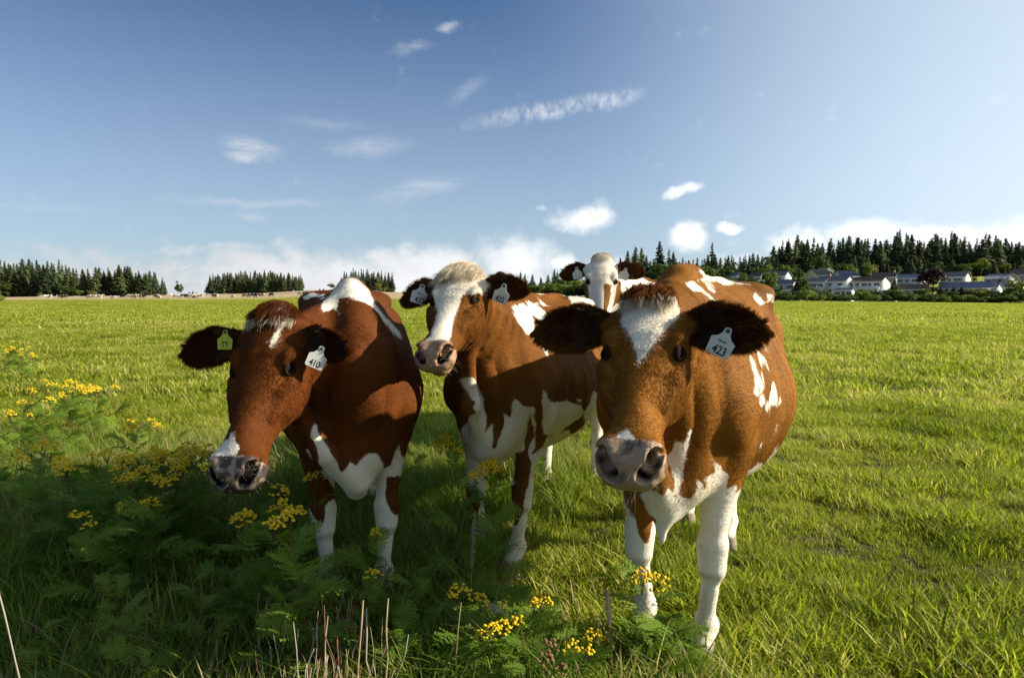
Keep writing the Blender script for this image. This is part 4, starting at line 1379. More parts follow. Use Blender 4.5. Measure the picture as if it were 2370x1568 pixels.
# ------------------------------------------------------------------ the four cows in front
try:
    PATCHES
except NameError:
    PATCHES = {}
COWS = [
    dict(key='right', seed=1, org=(0.846, 2.875), theta=25, poll=(0.405, 1.93, 1.312), nose=(0.268, 1.505, 0.958), lat=(0.94, -0.34, 0.0), hs=1.08,
         feet=[(0.604, 0.11), (0.548, -0.11), (-0.56, 0.06), (-0.86, -0.20)], scale=1.0, brisket=0.05, dewlap=0.12,
         brown=(0.245, 0.096, 0.012), skin=((0.11, 0.078, 0.055), (0.43, 0.28, 0.17), 0.42),
         ear_l=dict(ax=(0.30, 1, 0.34), face=(0.85, -0.2, 0.9), L=0.225, W=0.118), ear_r=dict(ax=(0.30, 1, 0.34), face=(0.85, -0.2, 0.9), L=0.225, W=0.118),
         eardark=(0.5, 0.42, 0.5), fringe=(0.55, 0.48, 0.5), hairs=260000, facehair=1.0, white_z=0.60,
         tuft=dict(n=4200, L=0.060, fall=(0.75, 0.0, 0.05), wsplit=0.022, smax=0.035, wid=0.062, tone=(0.75, 0.62, 0.6)),
         jaw=1.05, label='chestnut cow at right with a wide white blaze on its forehead and ear tag 423',
         tags=[dict(side=1, along=0.135, across=0.020, off=0.026, face=(-0.25, -1, 0.1), up=(0.48, 0, 1), size=0.94,
                    text=[('423', 0.002, -0.072, 0.036, 0), ('9806463', 0.0, -0.036, 0.010, 0), ('C', -0.026, -0.076, 0.012, 0)],
                    label='white ear tag reading 423')]),
    dict(key='left', seed=2, org=(-0.832, 3.293), theta=-16, poll=(-0.848, 2.30, 1.252), nose=(-0.8745, 1.94, 0.805), lat=(0.985, -0.15, 0.0), hs=1.12,
         feet=[(0.62, 0.11), (0.60, -0.11), (-0.80, 0.15), (-0.84, -0.15)], scale=0.975, brisket=0.08, dewlap=0.03,
         brown=(0.135, 0.040, 0.008), skin=((0.055, 0.042, 0.038), (0.44, 0.31, 0.21), 0.54),
         ear_l=dict(ax=(0.42, 1, 0.40), face=(0.8, 0.0, 0.9), L=0.195, W=0.095), ear_r=dict(ax=(0.10, 1, 0.02), face=(0.7, 0.1, 0.9), L=0.250, W=0.112),
         eardark=(0.5, 0.42, 0.5), fringe=(0.55, 0.48, 0.5), hairs=230000, facehair=1.2, white_z=0.50,
         tuft=dict(n=4500, L=0.050, fall=(0.7, -0.1, 0.05), wsplit=0.030, smax=0.035, wid=0.07, tone=(0.8, 0.75, 0.8)),
         jaw=1.08, label='dark red brown cow at left turning its lowered head aside, tag 410 in its ear',
         tags=[dict(side=1, along=0.125, across=0.020, off=0.028, face=(0.35, -1, 0.1), up=(0.5, 0, 1), size=0.9,
                    text=[('410', 0.0, -0.072, 0.036, 0)], label='white ear tag reading 410'),
               dict(side=-1, along=0.060, across=0.035, off=0.034, face=(-0.1, -1, 0.1), up=(0.0, 0, 1), size=0.8, yellow=True,
                    text=[('TT', 0.0, -0.066, 0.034, 0)], label='yellow ear tag with faded marks')]),
    dict(key='middle', seed=3, org=(0.122, 3.67), theta=19.4, poll=(-0.202, 2.71, 1.425), nose=(-0.298, 2.285, 1.140), lat=(0.93, -0.36, -0.04), hs=1.0,
         feet=[(0.67, 0.11), (0.46, -0.16), (-1.0, 0.17), (-0.69, -0.14)], scale=0.95, brisket=0.02, dewlap=0.03,
         brown=(0.180, 0.066, 0.010), skin=((0.36, 0.19, 0.11), (0.46, 0.28, 0.17), 0.5),
         ear_l=dict(ax=(0.15, 1, 0.22), face=(0.85, -0.1, 0.9), L=0.205, W=0.100), ear_r=dict(ax=(-0.10, 1, -0.05), face=(0.7, 0.25, 0.9), L=0.225, W=0.108),
         eardark=(0.5, 0.42, 0.5), fringe=(0.55, 0.48, 0.5), hairs=190000, facehair=1.2, white_z=0.5,
         tuft=dict(n=6500, L=0.085, fall=(0.85, -0.25, 0.05), allwhite=True, smax=0.045, wid=0.075),
         jaw=1.08, label='middle cow with shaggy white forelock, white face stripe and tag 422 in both ears',
         tags=[dict(side=1, along=0.115, across=0.012, off=0.026, face=(-0.3, -1, 0.0), up=(0.35, 0, 1), size=0.95,
                    text=[('422', 0.0, -0.072, 0.036, 0)], label='white ear tag reading 422, seen slantwise'),
               dict(side=-1, along=0.085, across=0.01, off=0.032, face=(0.15, -1, 0.1), up=(0.32, 0, 1), size=1.0,
                    text=[('422', 0.006, -0.072, 0.036, 0), ('9806464', 0.0, -0.036, 0.010, 0)], label='white ear tag reading 422')]),
    dict(key='back', seed=4, org=(1.12, 6.08), theta=25, poll=(0.695, 5.05, 1.63), nose=(0.655, 4.72, 1.235), lat=(0.97, -0.10, 0.02), hs=1.03,
         feet=[(0.6, 0.13), (0.55, -0.13), (-0.86, 0.15), (-0.80, -0.15)], scale=1.08, brisket=0.0, dewlap=0.02,
         brown=(0.20, 0.078, 0.012), skin=((0.10, 0.075, 0.07), (0.35, 0.22, 0.17), 0.5),
         ear_l=dict(ax=(0.05, 1, 0.15), face=(0.75, -0.1, 0.9), L=0.20, W=0.105), ear_r=dict(ax=(-0.05, 1, -0.05), face=(0.7, 0.25, 0.9), L=0.20, W=0.105),
         eardark=(0.5, 0.42, 0.5), fringe=(0.55, 0.48, 0.5), hairs=70000, facehair=1.3, white_z=0.6,
         tuft=dict(n=900, L=0.022, fall=(0.45, 0.0, 0.2), allwhite=True, smax=0.03, wid=0.07),
         label='white faced cow furthest back, looking over between the middle cow and the right one',
         tags=[dict(side=1, along=0.075, across=0.0, off=0.032, face=(-0.2, -1, 0.0), up=(0.3, 0, 1), size=1.0, text=[], label='blank looking white ear tag'),
               dict(side=-1, along=0.075, across=0.01, off=0.032, face=(0.1, -1, 0.1), up=(-0.1, 0, 1), size=1.0, text=[], label='blank looking white ear tag')]),
]
for c_ in COWS:
    c_['patch'] = PATCHES.get(c_['key'], [])
# ------------------------------------------------------------------ terrain
def sstep(x, a, b):
    t = np.clip((np.asarray(x, float) - a) / (b - a), 0, 1)
    return t * t * (3 - 2 * t)


_US = np.array([-3.0, -0.79, -0.54, -0.39, -0.31, -0.20, 0.0, 0.3, 0.4, 0.79, 3.0])
_GS = np.array([0.0066, 0.0066, 0.0100, 0.0130, 0.0180, 0.0160, 0.010, 0.0066, 0.0052, 0.0010, 0.0005])


def ground_z(x, y):
    """lie of the land: flat pasture, a dry rise far left, a slope with houses far right"""
    x = np.asarray(x, float)
    y = np.asarray(y, float)
    r = np.hypot(x, y)
    u = x / np.maximum(y, 1e-3)
    u = np.where(y > 0.3, u, np.sign(x) * 3)
    g = np.interp(np.clip(u, -3, 3), _US, _GS)
    rr = np.maximum(r, 1)
    far = g * np.minimum(rr, 520) * sstep(rr, 45, 330)
    slope = np.where(u > -0.05, sstep(u, 0.12, 0.42), 0) * (sstep(rr, 292, 420) * 13.0)
    near = 0.010 * (np.sin(x * 1.9 + 0.7 * y) * np.sin(y * 1.3 - 0.4 * x) + 0.6 * np.sin(x * 4.1 - y * 2.7))
    near = near * np.exp(-rr / 25) + 0.10 * np.sin(x * 0.23 + 1) * np.sin(y * 0.17) * sstep(rr, 8, 30) * (1 - sstep(rr, 150, 300))
    return far + slope + near


def make_ground():
    rs = np.concatenate([[0.0], np.geomspace(0.25, 3500, 210)])
    na = 720
    an = np.linspace(0, 2 * np.pi, na, endpoint=False)
    X = rs[:, None] * np.sin(an)[None]
    Y = rs[:, None] * np.cos(an)[None]
    P = np.stack([X, Y, np.zeros_like(X)], -1)
    P[..., 2] = ground_z(X, Y)
    # tussocky relief close by
    flat = P.reshape(-1, 3)
    rr = np.hypot(flat[:, 0], flat[:, 1])
    q = np.stack([flat[:, 0], flat[:, 1], np.zeros(len(flat))], 1)
    flat[:, 2] += (0.035 * vnoise(q, 3.1, 21) + 0.05 * vnoise(q, 1.1, 22)) * np.exp(-rr / 30)
    flat[:, 2] -= 0.5 * sstep(rr, 1500, 3500) * 20
    n = len(rs)
    i = np.arange(n - 1)[:, None] * na
    j = np.arange(na)[None]
    j2 = (j + 1) % na
    Q = np.stack([i + j, i + na + j, i + na + j2, i + j2], -1).reshape(-1, 4)
    m = bpy.data.materials.new('pasture')
    m.use_nodes = True
    t = NT(m.node_tree)
    geo = t.new('ShaderNodeNewGeometry')
    pos = geo.outputs['Position']
    ln = t.vmath('LENGTH', pos, out=1)
    s1 = t.noise(pos, 0.9, 5.0, 0.65)
    s2 = t.noise(pos, 0.09, 4.0, 0.6)
    s3 = t.noise(pos, 0.018, 3.0, 0.55)
    s4 = t.noise(pos, 14.0, 4.0, 0.7)
    c = t.mix(t.smooth(s1, 0.35, 0.68), (0.215, 0.235, 0.026), (0.290, 0.300, 0.046))
    c = t.mix(t.math('MULTIPLY', t.smooth(s2, 0.45, 0.68), 0.55), c, (0.40, 0.37, 0.095))
    c = t.mix(t.math('MULTIPLY', t.smooth(s3, 0.45, 0.65), 0.45), c, (0.31, 0.34, 0.042))
    c = t.mix(t.math('MULTIPLY', t.smooth(s4, 0.45, 0.75), 0.35), c, (0.05, 0.07, 0.012))
    # bare soil and thatch show between the blades near by
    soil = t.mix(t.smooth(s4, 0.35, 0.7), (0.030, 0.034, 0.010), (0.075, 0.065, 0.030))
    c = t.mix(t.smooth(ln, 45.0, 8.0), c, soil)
    # dry mown rise on the far left
    sp_ = t.new('ShaderNodeSeparateXYZ')
    t.link(pos, sp_.inputs[0])
    u = t.math('DIVIDE', sp_.outputs[0], t.math('MAXIMUM', sp_.outputs[1], 1.0))
    edge = t.math('ADD', sp_.outputs[1], t.math('MULTIPLY', t.math('SUBTRACT', t.noise(pos, 0.02, 4.0), 0.5), 60.0))
    dry = t.math('MULTIPLY', t.smooth(edge, 196.0, 222.0), t.smooth(u, 0.0, -0.12))
    dryc = t.mix(t.smooth(t.noise(pos, 0.05, 5.0, 0.65), 0.35, 0.7), (0.38, 0.27, 0.15), (0.46, 0.36, 0.22))
    c = t.mix(dry, c, dryc)
    bare = t.math('MULTIPLY', t.smooth(t.noise(t.mapping(pos, (1, 3, 1)), 0.012, 3.0), 0.53, 0.64), t.math('MULTIPLY', t.smooth(u, -0.25, -0.5), t.smooth(sp_.outputs[1], 90.0, 180.0)))
    c = t.mix(t.math('MULTIPLY', bare, 0.4), c, (0.30, 0.26, 0.12))
    h = t.math('ADD', t.math('MULTIPLY', s1, 0.10), t.math('MULTIPLY', s4, 0.03))
    h = t.math('ADD', h, t.math('MULTIPLY', s2, 0.5))
    b = t.new('ShaderNodeBump', ins={'Height': h, 'Strength': 1.0, 'Distance': 1.0})
    p = t.new('ShaderNodeBsdfPrincipled', ins={'Base Color': c, 'Roughness': 0.85, 'Specular IOR Level': 0.1, 'Normal': b.outputs[0]})
    o = t.new('ShaderNodeOutputMaterial')
    t.link(p.outputs[0], o.inputs[0])
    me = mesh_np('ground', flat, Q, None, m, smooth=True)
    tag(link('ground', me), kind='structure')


def surf_z(x, y):
    """height of the near ground including the tussocky relief"""
    x = np.atleast_1d(np.asarray(x, float))
    y = np.atleast_1d(np.asarray(y, float))
    q = np.stack([x, y, np.zeros(len(x))], 1)
    rr = np.hypot(x, y)
    return ground_z(x, y) + (0.035 * vnoise(q, 3.1, 21) + 0.05 * vnoise(q, 1.1, 22)) * np.exp(-rr / 30)


make_ground()


# ------------------------------------------------------------------ grass
def blade_mat(name, stops, dry=0.2, trans=0.45):
    m = bpy.data.materials.new(name)
    m.use_nodes = True
    n = NT(m.node_tree)
    rnd = n.new('ShaderNodeAttribute', attribute_name='rnd')
    tt = n.new('ShaderNodeAttribute', attribute_name='t')
    oi = n.new('ShaderNodeObjectInfo')
    geo = n.new('ShaderNodeNewGeometry')
    big = n.noise(geo.outputs['Position'], 0.55, 3.0, 0.6)
    big2 = n.noise(geo.outputs['Position'], 0.07, 3.0, 0.6)
    f = n.math('ADD', rnd.outputs['Fac'], n.math('MULTIPLY', n.math('SUBTRACT', big, 0.5), 1.5))
    f = n.math('ADD', f, n.math('MULTIPLY', n.math('SUBTRACT', big2, 0.5), 0.8))
    f = n.math('ADD', f, n.math('MULTIPLY', n.math('SUBTRACT', oi.outputs['Random'], 0.5), 0.35), clamp=True)
    c = n.ramp(f, stops)
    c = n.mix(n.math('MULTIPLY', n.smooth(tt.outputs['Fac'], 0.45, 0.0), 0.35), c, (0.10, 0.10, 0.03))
    p = n.new('ShaderNodeBsdfPrincipled', ins={'Base Color': c, 'Roughness': 0.6, 'Specular IOR Level': 0.12})
    tr = n.new('ShaderNodeBsdfTranslucent', ins={'Color': n.vmath('MULTIPLY', c, (1.25, 1.35, 0.7))})
    mx = n.new('ShaderNodeMixShader', ins={0: trans})
    n.link(p.outputs[0], mx.inputs[1])
    n.link(tr.outputs[0], mx.inputs[2])
    o = n.new('ShaderNodeOutputMaterial')
    n.link(mx.outputs[0], o.inputs[0])
    return m


G_GREEN = [(0.0, (0.10, 0.13, 0.010)), (0.28, (0.205, 0.262, 0.016)), (0.58, (0.325, 0.372, 0.030)), (0.84, (0.425, 0.412, 0.068)), (0.96, (0.56, 0.47, 0.20))]
G_ROUGH = [(0.0, (0.095, 0.155, 0.018)), (0.40, (0.185, 0.260, 0.026)), (0.68, (0.290, 0.330, 0.055)), (0.88, (0.34, 0.28, 0.13)), (1.0, (0.50, 0.41, 0.24))]
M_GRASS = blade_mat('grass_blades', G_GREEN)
M_LIT = blade_mat('dead_straw_blades', [(0.0, (0.26, 0.20, 0.10)), (0.5, (0.42, 0.34, 0.19)), (1.0, (0.55, 0.48, 0.32))], trans=0.2)
M_ROUGH = blade_mat('rough_grass_blades', G_ROUGH)


def blades(rng, n, spread, hmin, hmax, w, lean=0.5, segs=3, flat=0.0):
    """verts/quads/tris for a clump of bent blades"""
    V, Q, T, rn, tv = [], [], [], [], []
    for i in range(n):
        a = rng.random() * 6.283
        r = spread * math.sqrt(rng.random())
        bx, by = r * math.cos(a), r * math.sin(a)
        h = hmin + (hmax - hmin) * rng.random() ** 1.4
        d = rng.random() * 6.283
        ln = lean * (0.3 + rng.random()) * h * (1.6 if rng.random() < flat else 1)
        hh = h * (0.45 if rng.random() < flat else 1.0)
        ww = w * (0.6 + 0.8 * rng.random())
        px, py = -math.sin(d) * ww, math.cos(d) * ww
        tw = rng.random() * 1.4 - 0.7
        base = len(V)
        c = rng.random()
        for s in range(segs):
            t = s / segs
            k = t * t
            cx = bx + math.cos(d) * ln * k
            cy = by + math.sin(d) * ln * k
            cz = hh * t - 0.01 * (s == 0)
            f = (1 - t ** 2.2 * 0.8)
            qx, qy = px * math.cos(tw * t) - py * math.sin(tw * t), px * math.sin(tw * t) + py * math.cos(tw * t)
            V += [(cx - qx * f, cy - qy * f, cz), (cx + qx * f, cy + qy * f, cz)]
            rn += [c, c]
            tv += [t, t]
        V.append((bx + math.cos(d) * ln, by + math.sin(d) * ln, hh * 0.97))
        rn.append(c)
        tv.append(1.0)
        for s in range(segs - 1):
            k = base + 2 * s
            Q.append((k, k + 1, k + 3, k + 2))
        k = base + 2 * (segs - 1)
        T.append((k, k + 1, base + 2 * segs))
    return V, Q, T, rn, tv


def clump(name, seed, mat, **kw):
    V, Q, T, rn, tv = blades(random.Random(seed), **kw)
    me = mesh_np(name, V, Q, T, mat, smooth=True, attrs=dict(rnd=rn, t=tv))
    return bpy.data.objects.new(name, me)          # prototype only: never linked to the scene


def scatter(name, pts, scl, rot, idx, protos, label=None, tilt=None):
    """points instanced with clumps by geometry nodes: one countless mass"""
    n = len(pts)
    me = bpy.data.meshes.new(name)
    me.vertices.add(n)
    me.vertices.foreach_set('co', np.asarray(pts, np.float32).ravel())
    for k, v, ty in (('scl', scl, 'FLOAT'), ('rotz', rot, 'FLOAT'), ('idx', idx, 'INT')):
        a = me.attributes.new(k, ty, 'POINT')
        a.data.foreach_set('value', np.asarray(v, np.int32 if ty == 'INT' else np.float32))
    o = link(name, me)
    ng = bpy.data.node_groups.new(name + '_scatter', 'GeometryNodeTree')
    ng.interface.new_socket('Geometry', in_out='INPUT', socket_type='NodeSocketGeometry')
    ng.interface.new_socket('Geometry', in_out='OUTPUT', socket_type='NodeSocketGeometry')
    N, L = ng.nodes, ng.links
    gi, go = N.new('NodeGroupInput'), N.new('NodeGroupOutput')
    jn = N.new('GeometryNodeGeometryToInstance')
    for p in reversed(protos):
        oi = N.new('GeometryNodeObjectInfo')
        oi.inputs['Object'].default_value = p
        oi.inputs['As Instance'].default_value = True
        L.new(oi.outputs['Geometry'], jn.inputs[0])
    # realise each prototype as one instance
    iop = N.new('GeometryNodeInstanceOnPoints')
    iop.inputs['Pick Instance'].default_value = True
    # a join of instances keeps them separate to pick from
    join = N.new('GeometryNodeJoinGeometry')
    N.remove(jn)
    for p in reversed(protos):
        oi = N.new('GeometryNodeObjectInfo')
        oi.inputs['Object'].default_value = p
        oi.inputs['As Instance'].default_value = True
        L.new(oi.outputs['Geometry'], join.inputs[0])

    def attr(nm, ty):
        a = N.new('GeometryNodeInputNamedAttribute')
        a.data_type = ty
        a.inputs['Name'].default_value = nm
        return [s for s in a.outputs if s.enabled and s.name == 'Attribute'][0]
    L.new(gi.outputs[0], iop.inputs['Points'])
    L.new(join.outputs[0], iop.inputs['Instance'])
    L.new(attr('idx', 'INT'), iop.inputs['Instance Index'])
    cx = N.new('ShaderNodeCombineXYZ')
    L.new(attr('rotz', 'FLOAT'), cx.inputs[2])
    try:
        er = N.new('FunctionNodeEulerToRotation')
        L.new(cx.outputs[0], er.inputs[0])
        L.new(er.outputs[0], iop.inputs['Rotation'])
    except Exception:
        L.new(cx.outputs[0], iop.inputs['Rotation'])
    L.new(attr('scl', 'FLOAT'), iop.inputs['Scale'])
    L.new(iop.outputs[0], go.inputs[0])
    md = o.modifiers.new('scatter', 'NODES')
    md.node_group = ng
    tag(o, label, None, None, 'stuff')
    return o


def rough_amount(x, y):
    """1 in the ungrazed rough at the left foreground, 0 on the grazed pasture"""
    b = -0.15 + 0.10 * y + 0.25 * np.sin(y * 1.7)          # its right-hand edge drifts
    r1 = sstep(b - x, -0.25, 0.45) * (1 - sstep(y, 4.6, 6.2))
    front = (1 - sstep(y, 1.9, 2.35)) * sstep(0.95 - x, 0.0, 0.5)
    return np.clip(np.maximum(r1, front), 0, 1)


def field_points(rng, n, r0, r1, half=0.98):
    """random points in a wedge in front, uniform over its area"""
    y = np.sqrt(r0 ** 2 + (r1 ** 2 - r0 ** 2) * rng.random(n))
    x = y * rng.uniform(-half, half, n)
    return x, y


def put_grass(name, rng, n, r0, r1, protos, s0, s1, keep=None, label=None, half=0.98, hvar=True):
    x, y = field_points(rng, n, r0, r1, half)
    if keep is not None:
        k = keep(x, y, rng)
        x, y = x[k], y[k]
    z = surf_z(x, y)
    q = np.stack([x, y, np.zeros(len(x))], 1)
    cl = vnoise(q, 1.6, 31) + 0.9 * vnoise(q, 5.5, 32)
    s = (s0 + (s1 - s0) * rng.random(len(x)))
    if hvar:
        s = s * np.clip(1.0 + 1.6 * cl, 0.6, 1.8)
    scatter(name, np.stack([x, y, z], 1), s, rng.random(len(x)) * 6.283, rng.integers(0, len(protos), len(x)), protos, label)


GQ = 1.0
sh = [clump('grass_clump', 100 + i, M_GRASS, n=44, spread=0.080, hmin=0.02, hmax=0.078, w=0.0022, lean=0.75, flat=0.35) for i in range(6)]
lg = [clump('grass_clump', 120 + i, M_GRASS, n=26, spread=0.07, hmin=0.03, hmax=0.105, w=0.0024, lean=1.1, segs=4, flat=0.2) for i in range(4)]
ro = [clump('grass_clump', 140 + i, M_ROUGH, n=40, spread=0.09, hmin=0.06, hmax=0.27, w=0.0026, lean=0.75, segs=4, flat=0.3) for i in range(5)]
mid = [clump('grass_clump', 160 + i, M_GRASS, n=70, spread=0.22, hmin=0.03, hmax=0.095, w=0.0055, lean=0.8, segs=2, flat=0.3) for i in range(4)]
fr_ = [clump('grass_clump', 180 + i, M_GRASS, n=80, spread=0.75, hmin=0.04, hmax=0.11, w=0.016, lean=0.9, segs=2, flat=0.3) for i in range(4)]
rg = np.random.default_rng(5)
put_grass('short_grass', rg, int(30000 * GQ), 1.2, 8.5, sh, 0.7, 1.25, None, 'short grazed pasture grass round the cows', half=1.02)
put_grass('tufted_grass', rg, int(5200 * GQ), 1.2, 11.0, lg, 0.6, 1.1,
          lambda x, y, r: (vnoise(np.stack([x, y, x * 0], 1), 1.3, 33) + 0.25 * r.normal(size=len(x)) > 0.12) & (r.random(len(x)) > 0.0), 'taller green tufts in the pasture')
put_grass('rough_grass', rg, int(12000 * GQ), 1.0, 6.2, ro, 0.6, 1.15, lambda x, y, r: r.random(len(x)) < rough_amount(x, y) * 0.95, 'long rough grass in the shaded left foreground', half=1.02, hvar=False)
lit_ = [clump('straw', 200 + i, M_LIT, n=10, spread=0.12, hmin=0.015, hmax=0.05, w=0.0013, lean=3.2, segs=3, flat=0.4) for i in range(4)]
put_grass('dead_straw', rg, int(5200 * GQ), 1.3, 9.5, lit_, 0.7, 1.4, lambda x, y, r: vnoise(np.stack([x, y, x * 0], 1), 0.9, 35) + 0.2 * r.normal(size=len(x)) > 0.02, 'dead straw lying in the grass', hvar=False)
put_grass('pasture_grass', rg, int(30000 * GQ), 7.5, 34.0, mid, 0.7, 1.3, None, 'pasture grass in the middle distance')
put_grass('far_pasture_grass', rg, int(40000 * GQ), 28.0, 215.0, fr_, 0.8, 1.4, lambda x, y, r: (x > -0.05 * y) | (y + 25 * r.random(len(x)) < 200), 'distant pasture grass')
# ------------------------------------------------------------------ trees
def leaf_mat(name, cols, obj_var=0.25, trans=0.25, nscale=0.5):
    m = bpy.data.materials.new(name)
    m.use_nodes = True
    n = NT(m.node_tree)
    rnd = n.new('ShaderNodeAttribute', attribute_name='rnd')
    oi = n.new('ShaderNodeObjectInfo')
    f = n.math('ADD', n.math('MULTIPLY', rnd.outputs['Fac'], 0.7), n.math('MULTIPLY', n.math('SUBTRACT', oi.outputs['Random'], 0.5), 0.6))
    f = n.math('ADD', f, 0.15, clamp=True)
    c = n.ramp(f, [(i / (len(cols) - 1), q) for i, q in enumerate(cols)])
    c = n.vmath('SCALE', c, n.math('ADD', 1 - obj_var, n.math('MULTIPLY', oi.outputs['Random'], 2 * obj_var)))
    p = n.new('ShaderNodeBsdfPrincipled', ins={'Base Color': c, 'Roughness': 0.6, 'Specular IOR Level': 0.2})
    tr = n.new('ShaderNodeBsdfTranslucent', ins={'Color': n.vmath('MULTIPLY', c, (1.2, 1.3, 0.6))})
    mx = n.new('ShaderNodeMixShader', ins={0: trans})
    n.link(p.outputs[0], mx.inputs[1])
    n.link(tr.outputs[0], mx.inputs[2])
    o = n.new('ShaderNodeOutputMaterial')
    n.link(mx.outputs[0], o.inputs[0])
    return m


M_CONIF = leaf_mat('conifer_needles', [(0.050, 0.074, 0.034), (0.080, 0.108, 0.044), (0.125, 0.150, 0.058)], 0.35, 0.12)
M_CONIF2 = leaf_mat('cedar_foliage', [(0.045, 0.065, 0.025), (0.080, 0.100, 0.035), (0.125, 0.130, 0.045)], 0.3, 0.15)
M_DECID = leaf_mat('broad_leaves', [(0.050, 0.085, 0.014), (0.085, 0.125, 0.018), (0.140, 0.165, 0.025)], 0.35, 0.3)
M_YELL = leaf_mat('autumn_leaves', [(0.11, 0.13, 0.02), (0.19, 0.19, 0.03), (0.28, 0.24, 0.05)], 0.2, 0.3)
M_PURP = leaf_mat('purple_leaves', [(0.018, 0.008, 0.010), (0.030, 0.013, 0.014), (0.05, 0.02, 0.018)], 0.2, 0.15)
M_BARK = simple_mat('bark', (0.09, 0.07, 0.05), rough=0.9, noise=0.3, nscale=3)
M_BARKL = simple_mat('pale_bark', (0.32, 0.29, 0.24), rough=0.9, noise=0.2, nscale=3)


def leaf_cards(C, nrm, size, rng, aspect=0.6):  # size: one number or one per card
    """one small leaf-spray quad per centre"""
    n = len(C)
    a = rng.normal(size=(n, 3))
    a -= (a * nrm).sum(1)[:, None] * nrm
    a /= np.linalg.norm(a, axis=1)[:, None] + 1e-9
    b = np.cross(nrm, a)
    s = size * (0.6 + 0.8 * rng.random((n, 1)))
    a, b = a * s, b * s * aspect
    V = np.stack([C - a, C - b * 0.8, C + a, C + b], 1).reshape(-1, 3)
    Q = np.arange(4 * n).reshape(-1, 4)
    return V, Q


def trunk_geo(h, r0, r1, lean=(0, 0), seg=5, sides=6):
    V, Q = [], []
    for i in range(seg + 1):
        t = i / seg
        r = r0 + (r1 - r0) * t
        for j in range(sides):
            a = 2 * math.pi * j / sides
            V.append((lean[0] * t * t * h + r * math.cos(a), lean[1] * t * t * h + r * math.sin(a), h * t))
    for i in range(seg):
        for j in range(sides):
            k = (j + 1) % sides
            Q.append((i * sides + j, i * sides + k, (i + 1) * sides + k, (i + 1) * sides + j))
    return V, Q


def conifer_mesh(seed, mat, H=24.0, rmax=3.6, base=0.08, shape=0.8, whorls=34, dens=1.0):
    """tapered crown of drooping sprays set on whorls of branches"""
    rng = np.random.default_rng(seed)
    Cs, Ns = [], []
    skew = rng.normal(0, 0.15, 2)
    for w_ in range(whorls):
        t = base + (1 - base) * (w_ + rng.random() * 0.6) / whorls
        t = min(t, 0.995)
        env = rmax * (1 - t) ** shape * (0.35 + 0.65 * min(1, (t - base) / 0.16 + 0.25))
        nb = max(4, int(14 * dens * (0.45 + env / rmax)))
        for b in range(nb):
            a = rng.random() * 6.283
            L = env * (0.55 + 0.6 * rng.random())
            if rng.random() < 0.06:
                L *= 1.35
            k = max(4, int(15 * L / rmax))
            s = ((np.arange(k) + rng.random(k)) / k) ** 0.6
            droop = -0.30 * s ** 1.5 * L + 0.10 * L * s
            x = np.cos(a) * L * s + skew[0]
            y = np.sin(a) * L * s + skew[1]
            c = np.stack([x, y, t * H + droop + rng.normal(0, 0.12, k)], 1) + rng.normal(0, 0.20, (k, 3))
            nn = np.stack([np.cos(a) * 0.45 + rng.normal(0, 0.35, k), np.sin(a) * 0.45 + rng.normal(0, 0.35, k), np.full(k, 0.8)], 1)
            Cs.append(c)
            Ns.append(nn)
    k = 14
    tt = np.linspace(0.9, 1.0, k)
    Cs.append(np.stack([rng.normal(0, 0.08, k) + skew[0], rng.normal(0, 0.08, k) + skew[1], tt * H], 1))
    Ns.append(rng.normal(size=(k, 3)))
    C = np.concatenate(Cs)
    N = np.concatenate(Ns)
    N /= np.linalg.norm(N, axis=1)[:, None]
    V, Q = leaf_cards(C, N, (0.98 * (1 - 0.66 * (C[:, 2] / H) ** 1.6))[:, None], rng, 0.6)
    rn = np.repeat(np.clip(0.5 + 0.35 * vnoise(C, 0.5, seed) * 2 + rng.normal(0, 0.12, len(C)), 0, 1), 4)
    return mesh_np('crown', V, Q, None, mat, attrs=dict(rnd=rn))


def decid_mesh(seed, mat, H=10.0, rx=4.0, base=0.22, clumps=26, per=95, leaf=0.26, tall=1.0):
    """crown of leaf sprays in lumps of uneven size with gaps between"""
    rng = np.random.default_rng(seed)
    Cs, Ns, Rn = [], [], []
    cz = H * (base + (1 - base) / 2)
    hz = H * (1 - base) / 2
    for c in range(clumps):
        d = rng.normal(size=3)
        d /= np.linalg.norm(d)
        rr = rng.random() ** 0.45
        cen = np.array((d[0] * rx * 0.78 * rr, d[1] * rx * 0.78 * rr, cz + d[2] * hz * 0.78 * rr))
        rad_ = rx * (0.22 + 0.20 * rng.random())
        e = rng.normal(size=(per, 3))
        e /= np.linalg.norm(e, axis=1)[:, None]
        e[:, 2] = np.where(e[:, 2] < -0.3, -e[:, 2], e[:, 2])
        q = cen + e * rad_ * (0.72 + 0.35 * rng.random((per, 1))) * np.array((1, 1, 0.8 * tall))
        Cs.append(q)
        nn = e + rng.normal(0, 0.55, (per, 3))
        Ns.append(nn)
        Rn.append(np.clip(0.5 + 0.25 * rng.normal() + 0.2 * rng.normal(size=per), 0, 1))
    C = np.concatenate(Cs)
    N = np.concatenate(Ns)
    N /= np.linalg.norm(N, axis=1)[:, None]
    V, Q = leaf_cards(C, N, leaf, rng, 0.7)
    return mesh_np('crown', V, Q, None, mat, attrs=dict(rnd=np.repeat(np.concatenate(Rn), 4)))


